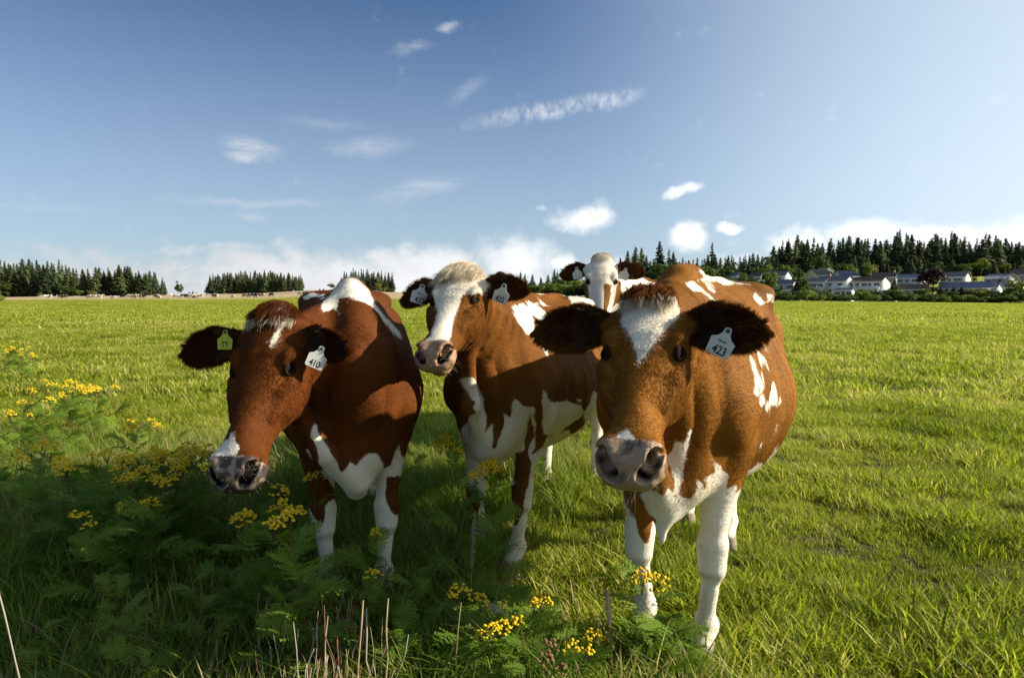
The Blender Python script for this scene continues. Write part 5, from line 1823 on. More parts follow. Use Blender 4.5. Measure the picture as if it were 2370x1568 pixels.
def limbs_mesh(seed, H, rx, mat, trunk=0.2):
    rng = random.Random(seed)
    V, Q = trunk_geo(H * 0.75, trunk, trunk * 0.25, (rng.uniform(-.03, .03), rng.uniform(-.03, .03)))
    V = list(V)
    Q = list(Q)
    for i in range(7):
        a = rng.random() * 6.283
        z0 = H * rng.uniform(0.22, 0.55)
        L = rx * rng.uniform(0.5, 0.85)
        r = trunk * 0.35
        b = len(V)
        for s in (0, 0.5, 1):
            for j in range(4):
                an = j * math.pi / 2
                rr = r * (1 - 0.8 * s)
                V.append((math.cos(a) * L * s + rr * math.cos(an), math.sin(a) * L * s + rr * math.sin(an), z0 + L * 0.8 * s ** 0.8 + rr * math.sin(an) * 0.5))
        for s in range(2):
            for j in range(4):
                k = (j + 1) % 4
                Q.append((b + s * 4 + j, b + s * 4 + k, b + (s + 1) * 4 + k, b + (s + 1) * 4 + j))
    return mesh_np('trunk', V, Q, None, mat)


CONIF = [conifer_mesh(300 + i, M_CONIF, rmax=5.4 + 0.7 * (i % 3), shape=(0.72, 0.85, 1.0, 0.8, 0.9, 0.76)[i], base=(0.05, 0.12, 0.06, 0.16, 0.05, 0.1)[i], whorls=(34, 30, 38, 30, 34, 36)[i]) for i in range(6)]
SPARSE = [conifer_mesh(320 + i, M_CONIF, rmax=5.0, shape=0.95, base=0.14, whorls=24, dens=0.72) for i in range(2)]
CEDAR = [conifer_mesh(330 + i, M_CONIF2, rmax=5.2, shape=0.8, base=0.03, whorls=36, dens=1.1) for i in range(2)]
TRUNK_C = mesh_np('trunk', *trunk_geo(22.5, 0.34, 0.05), None, M_BARK)
DEC = [decid_mesh(340 + i, M_DECID) for i in range(3)]
DECT = [decid_mesh(350 + i, M_DECID, rx=2.6, clumps=22, tall=1.4, base=0.10) for i in range(2)]
YEL = [decid_mesh(360 + i, M_YELL, rx=4.2, base=0.12) for i in range(2)]
PUR = [decid_mesh(370, M_PURP, rx=4.0, base=0.08, clumps=34), decid_mesh(371, M_PURP, rx=4.2, base=0.12)]
BUSH = [decid_mesh(380 + i, M_DECID, H=3.0, rx=2.6, base=0.0, clumps=16, per=80, leaf=0.20) for i in range(3)]
LIMB = [limbs_mesh(390 + i, 10, 4, M_BARK) for i in range(2)]
STEM = mesh_np('stem', *trunk_geo(1.6, 0.09, 0.03, seg=2, sides=5), None, M_BARK)
rt = random.Random(11)
KINDS = dict(conifer=(CONIF, 24.0), sparse=(SPARSE, 24.0), cedar=(CEDAR, 24.0), broad=(DEC, 10.0), tallbroad=(DECT, 10.0), yellow=(YEL, 10.0), purple=(PUR, 10.0), bush=(BUSH, 3.0))
NAMES = dict(conifer='conifer', sparse='conifer', cedar='conifer', broad='broadleaf_tree', tallbroad='broadleaf_tree', yellow='broadleaf_tree', purple='purple_leaved_tree', bush='bush')


def plant_tree(kind, vx, d, top=None, h=None, wide=1.0, label=None, group=None, cat='tree', variant=None):
    """a tree at a bearing and distance; its height given directly or by the line its tip reaches on the skyline"""
    x = bearing(vx, d)
    z = float(ground_z(x, d))
    if h is None:
        h = (695 - top) * d / 1500 + CAM_H - z
    h = max(h, 1.5)
    meshes, H0 = KINDS[kind]
    s = h / H0
    k = rt.randrange(len(meshes)) if variant is None else variant
    sw = s * wide
    e = empty(NAMES[kind], (x, d, z - 0.05), rt.random() * 6.28)
    e.scale = (sw, sw, s)
    tag(e, label, 'bush' if kind == 'bush' else cat, group)
    link('crown', meshes[k], e)
    if kind in ('conifer', 'sparse', 'cedar'):
        link('trunk', TRUNK_C, e)
    elif kind == 'bush':
        link('stem', STEM, e)
    else:
        link('trunk', LIMB[k % 2], e)
    return e


MARKS = [(1560, 'behind the right cow\'s poll'), (1700, 'over the middle of the right cow\'s back'), (1775, 'over the right cow\'s rump'), (1830, 'by the light green poplar'), (1880, 'by the village fir'), (1940, 'by the tan chimney house'),
         (1990, 'between the chimney house and the decked house'), (2050, 'by the decked house and street lamp'), (2125, 'by the pale blue house'), (2190, 'by the large purple tree'), (2250, 'by the left half of the long blue roof'),
         (2310, 'by the right half of the long blue roof'), (2365, 'by the golden tree'), (9999, 'at the right edge')]


def by_mark(vx):
    for lim, s in MARKS:
        if vx < lim:
            return s


def row(kind, x0, x1, n, tops, d0, d1, label, group, jit=5, wide=(0.9, 1.3)):
    """n trees between two bearings; tops = [(bearing, skyline)] interpolated"""
    tx, ty = zip(*tops)
    for i in range(n):
        vx = x0 + (x1 - x0) * (i + rt.uniform(0.1, 0.9)) / n
        d = rt.uniform(d0, d1)
        top = float(np.interp(vx, tx, ty)) + rt.uniform(-jit, jit * 1.3)
        k = kind if isinstance(kind, str) else rt.choice(kind)
        lb, gr = label, group
        if x0 > 1400:
            lb = ' '.join(label.split()[:7]).replace(' at right', '') + ' ' + by_mark(vx)
            lb = ' '.join(lb.split()[:16])
            gr = group + ', ' + by_mark(vx)
        elif x1 < 400:
            q = ['near the left edge', 'in its left half', 'in its right half', 'near its right end'][min(3, max(0, int((vx + 20) / 102)))]
            lb, gr = 'dark conifer in the far left forest ' + q, group + ', ' + q
        elif x1 < 720:
            q = 'in its left half' if vx < 597 else 'in its right half'
            lb, gr = 'dark conifer in the flat topped detached wood, ' + q, group + ', ' + q
        plant_tree(k, vx, d, top=top, wide=rt.uniform(*wide), label=lb, group=gr)


def back_row(kind, x0, x1, n, tops, d0, d1, label):
    """trees lost behind the front ones: one mass"""
    tx, ty = zip(*tops)
    meshes, H0 = KINDS[kind]
    protos = [bpy.data.objects.new('crown', m) for m in meshes]
    P_, S_ = [], []
    for i in range(n):
        vx = x0 + (x1 - x0) * (i + rt.uniform(0.1, 0.9)) / n
        d = rt.uniform(d0, d1)
        x = bearing(vx, d)
        z = float(ground_z(x, d))
        P_.append((x, d, z))
        S_.append(((695 - float(np.interp(vx, tx, ty)) - rt.uniform(-4, 6)) * d / 1500 + CAM_H - z) / H0)
    scatter('back_wood', P_, S_, [rt.random() * 6.28 for _ in P_], [rt.randrange(len(protos)) for _ in P_], protos, label)


GL = 'conifers in the forest at far left'
LL = 'dark green conifer in the dense forest along the far left skyline'
tl = [(-60, 604), (0, 606), (60, 608), (120, 606), (200, 622), (260, 622), (300, 618), (345, 626), (375, 634), (388, 650)]
row(['conifer', 'conifer', 'sparse', 'cedar'], -60, 386, 30, tl, 395, 410, LL, GL, 9, (0.7, 1.5))
row(['conifer', 'cedar'], -60, 384, 26, [(x, y + 7) for x, y in tl], 385, 395, LL, GL, 11, (0.8, 1.9))
back_row('conifer', -60, 380, 22, [(x, y + 1) for x, y in tl], 412, 430, 'dark depth of the far left forest behind its front trees')
for vx, top, k in [(170, 662, 'broad'), (185, 668, 'broad'), (5, 650, 'broad'), (150, 672, 'broad'), (215, 672, 'yellow'), (330, 676, 'broad'), (95, 676, 'yellow')]:
    plant_tree(k, vx, 378, top=top, wide=1.5, label='low light green tree at the foot of the far left forest', group='low leafy trees below the far left forest')
plant_tree('tallbroad', 415, 400, top=650, wide=1.0, label='lone slim tree between the far left forest and the next clump')
plant_tree('tallbroad', 422, 402, top=657, wide=0.9, label='smaller tree leaning against the lone slim tree in the gap')
for vx, top in [(440, 674), (448, 672), (455, 675), (480, 676), (497, 677)]:
    plant_tree('conifer', vx, 440, top=top, wide=1.5, label='tiny distant conifer low on the skyline in the left gap', group='tiny conifers in the left skyline gap')
tm = [(476, 640), (486, 634), (520, 632), (600, 629), (640, 628), (690, 634), (712, 644)]
GM, LM = 'conifers in the detached wood left of the middle', 'dark conifer in the flat topped detached wood above the dry rise'
row(['conifer', 'conifer', 'sparse'], 484, 708, 26, tm, 428, 440, LM, GM, 5, (0.8, 1.5))
row(['conifer', 'cedar'], 488, 706, 22, [(x, y + 5) for x, y in tm], 418, 427, LM, GM, 6, (1.0, 1.5))
back_row('conifer', 490, 700, 16, [(x, y + 1) for x, y in tm], 442, 455, 'dark depth of the detached wood')
G3, L3 = 'conifers behind the left cow and the middle cow', 'conifer in the wood behind the left cow and middle cow'
t3 = [(735, 668), (750, 664), (770, 648), (790, 640), (795, 628), (820, 622), (850, 626), (880, 626), (905, 630)]
row(['conifer', 'sparse'], 786, 912, 16, t3, 395, 408, L3, G3, 4, (0.9, 1.2))
row('conifer', 790, 915, 13, [(x, y + 8) for x, y in t3], 385, 394, L3, G3, 6, (1.1, 1.5))
for vx, top in [(741, 672), (750, 668), (775, 662), (768, 655), (783, 660)]:
    plant_tree('conifer' if vx != 768 else 'broad', vx, 400, top=top, wide=1.5, label='small dark tree trailing off the left end of the middle wood', group='small trees at the left end of the middle wood')
plant_tree('yellow', 876, 372, top=652, wide=1.0, label='upright yellow green tree in front of the wood behind the middle cow')
for vx, top in [(886, 664), (905, 668), (897, 672)]:
    plant_tree('bush', vx, 366, top=top, wide=1.3, label='light green bush before the wood between left and middle cows', group='bushes before the middle wood')
# skyline between the two middle heads
for vx, top, k in [(1152, 626, 'broad'), (1165, 628, 'tallbroad'), (1180, 634, 'broad'), (1205, 630, 'conifer'), (1215, 634, 'conifer'), (1232, 634, 'conifer'), (1252, 640, 'conifer'), (1268, 636, 'conifer'),
                   (1282, 624, 'conifer'), (1290, 630, 'conifer'), (1304, 636, 'broad'), (1325, 640, 'broad'), (1342, 644, 'broad'), (1360, 640, 'conifer'), (1385, 638, 'conifer')]:
    plant_tree(k, vx, rt.uniform(360, 400), top=top, wide=1.3, label='tree on the skyline behind the middle cow and the furthest cow', group='trees on the skyline behind the middle cow')
for vx in np.arange(1140, 1480, 9.5):
    plant_tree('bush', float(vx) + rt.uniform(-3, 3), rt.uniform(345, 356), top=rt.uniform(654, 670), wide=1.5, label='low dark bush on the skyline behind the middle cow\'s back', group='low bushes behind the middle cow\'s back')
# behind the furthest cow and the right cow's back
for vx, top, k, lab in [(1435, 598, 'conifer', None), (1452, 582, 'conifer', None), (1470, 572, 'conifer', 'tallest conifer directly right of the furthest cow, above its ear'), (1484, 574, 'conifer', None), (1494, 592, 'conifer', None),
                        (1524, 560, 'conifer', 'pointed conifer standing alone between the furthest cow and the right one'), (1546, 578, 'sparse', 'thin topped conifer beside the tall pointed one'), (1556, 584, 'conifer', None),
                        (1645, 563, 'sparse', 'ragged tall conifer with open top above the right cow\'s back'), (1652, 588, 'conifer', None), (1636, 590, 'conifer', None)]:
    plant_tree(k, vx, rt.uniform(330, 345), top=top, wide=1.15, label=lab or 'dark conifer rising among leafy trees behind the right cow', group=None if lab else 'conifers among leafy trees behind the right cow')
t4 = [(1500, 605), (1590, 600), (1620, 598), (1680, 594), (1720, 592), (1745, 588), (1790, 592)]
row(['conifer', 'sparse'], 1500, 1800, 34, t4, 345, 375, 'conifer on the low distant ridge', 'conifers on the low middle ridge', 4, (1.1, 1.5))
t5 = [(1440, 622), (1540, 612), (1570, 604), (1620, 610), (1640, 604), (1690, 615), (1740, 612), (1780, 600), (1810, 605), (1830, 620)]
row(['broad', 'broad', 'tallbroad', 'conifer'], 1410, 1835, 36, t5, 308, 328, 'leafy green tree in the belt', 'leafy trees in the belt behind the right cow', 9, (1.0, 1.5))
row(['broad', 'tallbroad'], 1500, 1800, 18, [(x, y + 26) for x, y in t5], 296, 305, 'leafy green tree in the belt', 'leafy trees in the belt behind the right cow', 9, (1.0, 1.5))
# tall dark forest behind the village
GR, LR = 'tall conifers in the forest above the village', 'tall dark conifer in the village forest'
t6 = [(1778, 582), (1790, 566), (1830, 556), (1850, 552), (1880, 558), (1900, 562), (1940, 552), (1960, 546), (2000, 552), (2040, 562), (2070, 540), (2090, 545), (2130, 556), (2150, 552), (2200, 546), (2240, 562),
      (2270, 552), (2290, 548), (2330, 560), (2370, 562), (2440, 560)]
row(['conifer', 'conifer', 'sparse', 'cedar'], 1780, 2440, 52, t6, 402, 420, LR, GR, 10, (0.7, 1.5))
row(['conifer', 'cedar', 'conifer'], 1785, 2440, 44, [(x, y + 12) for x, y in t6], 388, 402, LR, GR, 13, (0.8, 1.8))
back_row('conifer', 1790, 2440, 44, [(x, y + 4) for x, y in t6], 422, 445, 'dark depth of the forest above the village')
for vx, top, k, lab in [(2075, 533, 'sparse', 'tallest open branched conifer in the right hand forest'), (2092, 541, 'sparse', 'second tall open branched conifer beside the tallest one'), (2194, 537, 'sparse', 'slender pointed conifer over the purple tree'),
                        (2163, 545, 'conifer', 'narrow pointed conifer left of the slender one'), (2281, 543, 'conifer', 'broad pointed conifer near the right end of the forest'), (2297, 545, 'conifer', 'blunt conifer at the right of the broad pointed one'),
                        (1960, 545, 'conifer', 'bushy topped conifer in the middle of the dark forest')]:
    plant_tree(k, vx, 398, top=top, wide=0.95, label=lab)
row(['cedar', 'broad', 'conifer'], 1840, 2420, 40, [(1840, 606), (1930, 600), (2000, 592), (2060, 604), (2200, 604), (2420, 606)], 366, 384, 'dark green tree behind the houses', 'trees on the slope behind the houses', 12, (1.0, 1.5))
# ------------------------------------------------------------------ village on the slope at right
M_WHITE = simple_mat('white_siding', (0.72, 0.72, 0.68), rough=0.7, noise=0.06, nscale=2)
M_PALE = simple_mat('pale_blue_siding', (0.50, 0.55, 0.58), rough=0.7, noise=0.06, nscale=2)
M_CREAM = simple_mat('cream_siding', (0.52, 0.47, 0.36), rough=0.7, noise=0.08, nscale=2)
M_GREY = simple_mat('grey_siding', (0.30, 0.31, 0.32), rough=0.7, noise=0.08, nscale=2)
M_RG = simple_mat('grey_shingle', (0.20, 0.20, 0.20), rough=0.9, spec=0.05, noise=0.2, nscale=6)
M_RB = simple_mat('brown_shingle', (0.16, 0.115, 0.09), rough=0.9, spec=0.05, noise=0.2, nscale=6)
M_RT = simple_mat('tan_shingle', (0.27, 0.23, 0.16), rough=0.9, spec=0.05, noise=0.2, nscale=6)
M_RL = simple_mat('blue_grey_roof', (0.22, 0.23, 0.27), spec=0.1, rough=0.8, noise=0.08, nscale=3)
M_GLASS = simple_mat('window_glass', (0.05, 0.065, 0.08), rough=0.12, spec=0.8)
M_FRAME = simple_mat('window_frame', (0.70, 0.70, 0.68), rough=0.6)
M_CHIM = simple_mat('chimney_brick', (0.33, 0.22, 0.12), rough=0.9, noise=0.2, nscale=8)
M_DARK = simple_mat('dark_opening', (0.03, 0.03, 0.032), rough=0.8)
M_DOOR = simple_mat('door_paint', (0.16, 0.08, 0.05), rough=0.6)
M_METAL = simple_mat('pole_metal', (0.45, 0.45, 0.44), rough=0.5)


def box_geo(V, Q, x0, x1, y0, y1, z0, z1):
    b = len(V)
    V += [(x0, y0, z0), (x1, y0, z0), (x1, y1, z0), (x0, y1, z0), (x0, y0, z1), (x1, y0, z1), (x1, y1, z1), (x0, y1, z1)]
    Q += [(b, b + 3, b + 2, b + 1), (b + 4, b + 5, b + 6, b + 7), (b, b + 1, b + 5, b + 4), (b + 1, b + 2, b + 6, b + 5), (b + 2, b + 3, b + 7, b + 6), (b + 3, b, b + 4, b + 7)]


def boxes(name, bs, mat, parent=None, **k):
    V, Q = [], []
    for b in bs:
        box_geo(V, Q, *b)
    return link(name, mesh_np(name, V, Q, None, mat), parent, **k)


def house(vx, d, w_, dp, h, rise, label, wall=M_WHITE, roof=M_RG, rot=0.0, base=None, storeys=1, wins=3, chimney=None, deck=False, cat='house', name='house', door=True, gable=None):
    """gabled house: ridge along its length, front towards the pasture"""
    x = bearing(vx, d)
    z = float(ground_z(x, d)) if base is None else (695 - base) * d / 1500 + CAM_H
    e = empty(name, (x, d, z), rad(rot))
    tag(e, label, cat)
    hw, hd = w_ / 2, dp / 2
    foot = -3.0 if base is not None else -0.4
    V = [(-hw, -hd, foot), (hw, -hd, foot), (hw, hd, foot), (-hw, hd, foot), (-hw, -hd, h), (hw, -hd, h), (hw, hd, h), (-hw, hd, h), (-hw, 0, h + rise * 0.96), (hw, 0, h + rise * 0.96)]
    link('wall', mesh_np('wall', V, [(0, 1, 5, 4), (2, 3, 7, 6)], [(1, 2, 6), (1, 6, 5), (3, 0, 4), (3, 4, 7), (5, 6, 9), (7, 4, 8)], wall), e)
    ov = 0.5
    t = 0.16
    sl = rise / hd
    V, Q = [], []
    for sy in (-1, 1):
        b = len(V)
        y1 = sy * (hd + ov)
        z1 = h - sl * ov
        V += [(-hw - ov, 0, h + rise), (hw + ov, 0, h + rise), (hw + ov, y1, z1), (-hw - ov, y1, z1), (-hw - ov, 0, h + rise + t), (hw + ov, 0, h + rise + t), (hw + ov, y1, z1 + t), (-hw - ov, y1, z1 + t)]
        Q += [(b, b + 1, b + 2, b + 3), (b + 4, b + 7, b + 6, b + 5), (b + 2, b + 3, b + 7, b + 6), (b, b + 3, b + 7, b + 4), (b + 1, b + 2, b + 6, b + 5)]
    ro_ = link('roof', mesh_np('roof', V, Q, None, roof), e)
    boxes('fascia', [(-hw - ov, hw + ov, -hd - ov - 0.06, -hd - ov - 0.005, h - sl * ov - 0.12, h - sl * ov + t)], M_FRAME, ro_)
    if chimney is not None:
        boxes('chimney', [(chimney - 0.45, chimney + 0.45, -0.9, -0.1, h + 0.2, h + rise + 1.0)], M_CHIM, ro_)
    for s in range(storeys):
        zc = h - 1.35 - 2.8 * s
        if zc < 0.3:
            break
        for i in range(wins):
            xc = -hw + w_ * (i + 0.5) / wins + 0.25 * ((i * 7 + s * 3) % 3 - 1)
            ww = 0.75 if (i + s) % 2 else 1.05
            if s == storeys - 1 and door and i == wins // 2:
                do = boxes('door', [(xc - 0.5, xc + 0.5, -hd - 0.05, -hd + 0.02, max(zc - 1.2, 0), zc + 0.75)], M_DOOR, e)
                continue
            wo = boxes('window', [(xc - ww, xc + ww, -hd - 0.06, -hd + 0.02, zc - 0.62, zc + 0.62)], M_FRAME, e)
            boxes('pane', [(xc - ww + 0.12, xc - 0.05, -hd - 0.075, -hd - 0.055, zc - 0.52, zc + 0.52), (xc + 0.05, xc + ww - 0.12, -hd - 0.075, -hd - 0.055, zc - 0.52, zc + 0.52)], M_GLASS, wo)
    if deck:
        zd = h - 2.75
        dk = boxes('deck', [(-hw, hw, -hd - 2.0, -hd - 0.02, zd - 0.25, zd)], M_FRAME, e)
        bal = [(-hw + i * w_ / 16 - 0.03, -hw + i * w_ / 16 + 0.03, -hd - 1.98, -hd - 1.92, zd, zd + 0.95) for i in range(17)]
        boxes('railing', bal + [(-hw, hw, -hd - 2.0, -hd - 1.9, zd + 0.95, zd + 1.03)], M_FRAME, dk)
        for i in range(4):
            xp = -hw + 0.15 + (w_ - 0.3) * i / 3
            boxes('post', [(xp - 0.08, xp + 0.08, -hd - 1.95, -hd - 1.79, -0.6, zd - 0.26)], M_FRAME, dk)
    return e


# nearest row, left to right
house(2008, 262, 12.5, 9, 5.6, 2.0, 'white two storey house with brown roof and long deck, blank gable lit by sun', M_WHITE, M_RB, rot=-52, base=684, storeys=2, wins=5, deck=True)
house(1932, 268, 11.5, 9, 5.4, 2.3, 'white gabled house with dark roof and tan chimney, joined to a wide tan one', M_WHITE, M_RG, rot=-54, base=682, storeys=2, wins=3, chimney=-2.5, deck=True)
house(1886, 272, 10.5, 9, 5.2, 1.8, 'wide pale house with dull tan roof left of the tan chimney', M_PALE, M_RG, rot=-52, base=683, storeys=2, wins=5, deck=True)
house(1954, 250, 5.5, 4.0, 2.3, 0.7, 'small white shed with open front among bushes below the gabled house', M_WHITE, M_RL, rot=-46, base=685, storeys=1, wins=3, cat='shed', name='shed')
house(2058, 250, 4.2, 4.2, 1.8, 1.1, 'small cream shed with brown hipped roof right of the decked house', M_CREAM, M_RB, rot=-58, base=689, storeys=1, wins=1, cat='shed', name='shed', door=False)
house(2106, 276, 9.5, 9, 5.4, 1.5, 'pale blue house with grey roof and upper balcony left of the purple tree', M_PALE, M_RL, rot=-36, base=673, storeys=2, wins=4, deck=True)
house(2108, 256, 8.5, 7, 2.5, 1.9, 'low cream bungalow with dark brown roof below the pale blue house', M_CREAM, M_RB, rot=-38, base=684, storeys=1, wins=4)
house(2232, 250, 16.0, 11, 3.0, 2.4, 'long single storey house with broad blue grey roof right of the purple tree', M_WHITE, M_RL, rot=-38, base=685, storeys=1, wins=6)
house(2282, 246, 7.5, 7, 3.0, 1.7, 'white gabled end wing at the right of the long blue grey roof', M_WHITE, M_RL, rot=-52, base=684, storeys=1, wins=2, cat='house wing', door=False)
house(2208, 292, 9.0, 9, 5.2, 2.2, 'white house with dark roof and bright gable behind the long roofed house', M_WHITE, M_RG, rot=-50, base=668, storeys=2, wins=4)
house(2312, 270, 8.0, 8, 5.0, 1.8, 'grey gabled house half hidden behind the long roofed one', M_GREY, M_RL, rot=-68, base=672, storeys=1, wins=2)
house(2340, 258, 7.0, 7, 3.2, 1.5, 'small white walled house left of the golden tree at far right', M_WHITE, M_RG, rot=-53, base=685, storeys=1, wins=2)
house(2395, 282, 16.0, 10, 5.6, 2.8, 'big house with brown grey roofs at the right edge', M_GREY, M_RB, rot=-58, base=666, storeys=2, wins=4)
# higher up the slope
house(1893, 305, 10.0, 9, 4.2, 2.6, 'house with long tan roof and small white gable above the front row', M_CREAM, M_RT, rot=20, base=658, storeys=1, wins=4)
house(1905, 318, 5.0, 6, 3.6, 1.6, 'small white dormered house on top of the tan roofs', M_WHITE, M_RT, rot=-63, base=644, storeys=1, wins=1, door=False)
house(1953, 300, 9.5, 8, 4.0, 2.4, 'pale blue gabled house behind the purple shrub', M_PALE, M_RL, rot=12, base=660, storeys=1, wins=3)
house(1800, 300, 8.5, 8, 5.0, 2.2, 'white house with grey roof beside the light green poplar', M_PALE, M_RG, rot=-46, base=664, storeys=2, wins=2)
house(1812, 282, 9.0, 7, 3.6, 1.9, 'pale house with dark roof below the white one by the poplar', M_PALE, M_RG, rot=-40, base=677, storeys=1, wins=3)
house(1752, 300, 6.5, 7, 3.8, 2.0, 'small white gable peeping over the right cow\'s rump', M_WHITE, M_RB, rot=-58, base=660, storeys=1, wins=1, door=False)
house(1700, 310, 4.5, 6, 3.4, 1.8, 'tiny white gable among trees above the right cow\'s back', M_WHITE, M_RG, rot=-58, base=656, storeys=1, wins=1, door=False)
house(2046, 300, 9.0, 9, 4.4, 2.2, 'dark roofed house with tall pale chimney behind the decked one', M_GREY, M_RB, rot=-40, base=664, storeys=1, wins=4, chimney=3.5)
house(1835, 262, 6.0, 5, 2.6, 1.0, 'low white walled outbuilding behind the hedge by the poplar', M_WHITE, M_RT, rot=-58, base=687, storeys=1, wins=2, cat='outbuilding', name='outbuilding')

# street lamp
V, Q = trunk_geo(6.2, 0.09, 0.06, seg=3, sides=8)
V, Q = list(V), list(Q)
sx, sd_ = bearing(2012, 284), 284
lamp = empty('street_lamp', (sx, sd_, (695 - 655) * sd_ / 1500 + CAM_H), 0)
tag(lamp, 'grey street lamp rising behind the brown roof of the decked house', 'street lamp')
link('pole', mesh_np('pole', V, Q, None, M_METAL), lamp)
boxes('arm', [(0, 1.5, -0.05, 0.05, 6.15, 6.25)], M_METAL, lamp)
boxes('lamp_head', [(1.3, 2.1, -0.14, 0.14, 6.05, 6.2)], M_METAL, lamp)

# village greenery
for vx, d, top, k, wd, lab in [
    (2157, 258, 611, 'purple', 1.05, 'large dark purple tree in the middle of the village'),
    (1974, 288, 636, 'purple', 0.9, 'smaller dark purple tree behind the white gable'),
    (1781, 262, 612, 'tallbroad', 1.0, 'light green poplar like tree beside the right cow\'s rump'),
    (1846, 258, 612, 'sparse', 1.3, 'tall dark green fir at the left of the village houses'),
    (1858, 254, 630, 'tallbroad', 0.8, 'slim leafy tree against the village fir'),
    (2348, 238, 640, 'yellow', 1.0, 'golden tree at the right edge of the pasture'),
    (2262, 242, 663, 'yellow', 2.2, 'wide yellow green shrub before the long roofed house'),
    (2230, 244, 668, 'yellow', 2.0, 'second yellow green shrub merging with the wide one'),
    (2085, 262, 651, 'yellow', 1.0, 'small bright green tree between decked house and bungalow'),
    (2232, 300, 634, 'yellow', 1.2, 'round bright green tree above the long roof'),
    (2252, 302, 638, 'yellow', 1.2, 'second round bright green tree above the long roof'),
    (1944, 330, 606, 'broad', 1.0, 'broad green tree above the village centre'),
    (1965, 328, 612, 'broad', 1.1, 'green tree next to the broad one above the village'),
    (2003, 332, 606, 'broad', 0.9, 'pale green tree left of the street lamp'),
    (2020, 334, 610, 'yellow', 0.7, 'small reddish yellow tree above the street lamp'),
    (1935, 300, 618, 'cedar', 0.8, 'narrow conifer between two white dormers'),
    (2322, 268, 626, 'conifer', 1.4, 'bushy conifer left of the right edge houses'),
    (1822, 285, 646, 'broad', 1.1, 'small green tree between the two pale houses'),
    (2290, 262, 650, 'broad', 1.0, 'small tree behind the long roof'),
    (1795, 256, 662, 'broad', 1.4, 'dark bushy tree at the hedge by the poplar'),
    (1720, 268, 634, 'broad', 1.3, 'leafy tree between the tiny gables and the right cow'),
    (1756, 266, 640, 'broad', 1.0, 'leafy tree left of the poplar like one'),
]:
    plant_tree(k, vx, d, top=top, wide=wd, label=lab)
for vx, d, top, k in [(1866, 262, 655, 'broad'), (1910, 256, 668, 'broad'), (1925, 286, 640, 'broad'), (1966, 276, 650, 'cedar'), (1985, 270, 655, 'broad'), (2040, 268, 655, 'broad'), (2068, 286, 640, 'cedar'), (2076, 252, 668, 'broad'),
                      (2136, 250, 662, 'broad'), (2180, 276, 648, 'cedar'), (2222, 270, 650, 'broad'), (2268, 276, 648, 'cedar'), (2330, 252, 664, 'broad'), (2360, 262, 645, 'cedar'), (1878, 292, 640, 'cedar'), (2128, 292, 640, 'broad')]:
    plant_tree(k, vx, d, top=top, wide=1.2, label='garden tree between the houses ' + by_mark(vx), group='garden trees ' + by_mark(vx))
for vx, top in [(2176, 664), (2190, 666), (2206, 664), (2222, 664), (2300, 664), (2170, 670), (2306, 668)]:
    plant_tree('cedar', vx, 243, top=top, wide=2.6, label='clipped dark evergreen in front of the long roofed house', group='clipped evergreens before the long roofed house')
# hedge of separate bushes along the far side of the pasture
vx = 1500
while vx < 2440:
    big = rt.random()
    g0 = 232 if vx > 1780 else 250
    plant_tree('bush', vx, rt.uniform(g0, g0 + 8), h=rt.uniform(1.8, 3.4) + (1.2 if big > 0.8 else 0), wide=rt.uniform(1.0, 1.6), label='rounded green hedge bush ' + by_mark(vx), group='hedge bushes ' + by_mark(vx))
    vx += rt.uniform(8, 15)
# ------------------------------------------------------------------ the rest of the herd, far off on the left
def herd_mesh(pose):
    F = Field((-1.25, -0.5, -0.03), (1.65, 0.5, 1.6), 0.045)
    if pose == 'lying':
        st = [(a, b - 0.52, max(0.02, c - 0.55), d * 1.05) for a, b, c, d in TORSO]
        torso(F, st, dz=0.0)
        F.cone((0.6, 0, 0.65), (1.05, 0.12, 0.85), 0.19, 0.12, 0.08)
        F.cone((1.08, 0.12, 0.90), (1.38, 0.2, 0.66), 0.12, 0.07, 0.04)
        F.cone((0.5, 0.25, 0.08), (0.95, 0.3, 0.05), 0.08, 0.05, 0.04)
        F.cone((-0.5, 0.35, 0.12), (-0.1, 0.45, 0.05), 0.13, 0.05, 0.04)
    else:
        torso(F, TORSO)
        for y in (1, -1):
            F.cone((0.52, 0.16 * y, 0.8), (0.56 + 0.05 * y, 0.15 * y, 0.02), 0.10, 0.045, 0.05)
            F.cone((-0.62, 0.18 * y, 0.95), (-0.90, 0.17 * y, 0.5), 0.16, 0.06, 0.06)
            F.cone((-0.90, 0.17 * y, 0.5), (-0.82 + 0.05 * y, 0.16 * y, 0.02), 0.055, 0.045, 0.04)
        F.cone((-0.95, 0, 1.3), (-1.05, 0, 0.55), 0.04, 0.03, 0.03)
        if pose == 'grazing':
            F.cone((0.6, 0, 1.08), (1.12, 0.05, 0.55), 0.22, 0.12, 0.09)
            F.cone((1.12, 0.05, 0.52), (1.28, 0.08, 0.10), 0.12, 0.07, 0.05)
        else:
            F.cone((0.6, 0, 1.12), (1.10, 0.05, 1.35), 0.22, 0.12, 0.09)
            F.cone((1.10, 0.05, 1.38), (1.42, 0.10, 1.08), 0.12, 0.07, 0.05)
    return F.mesh()


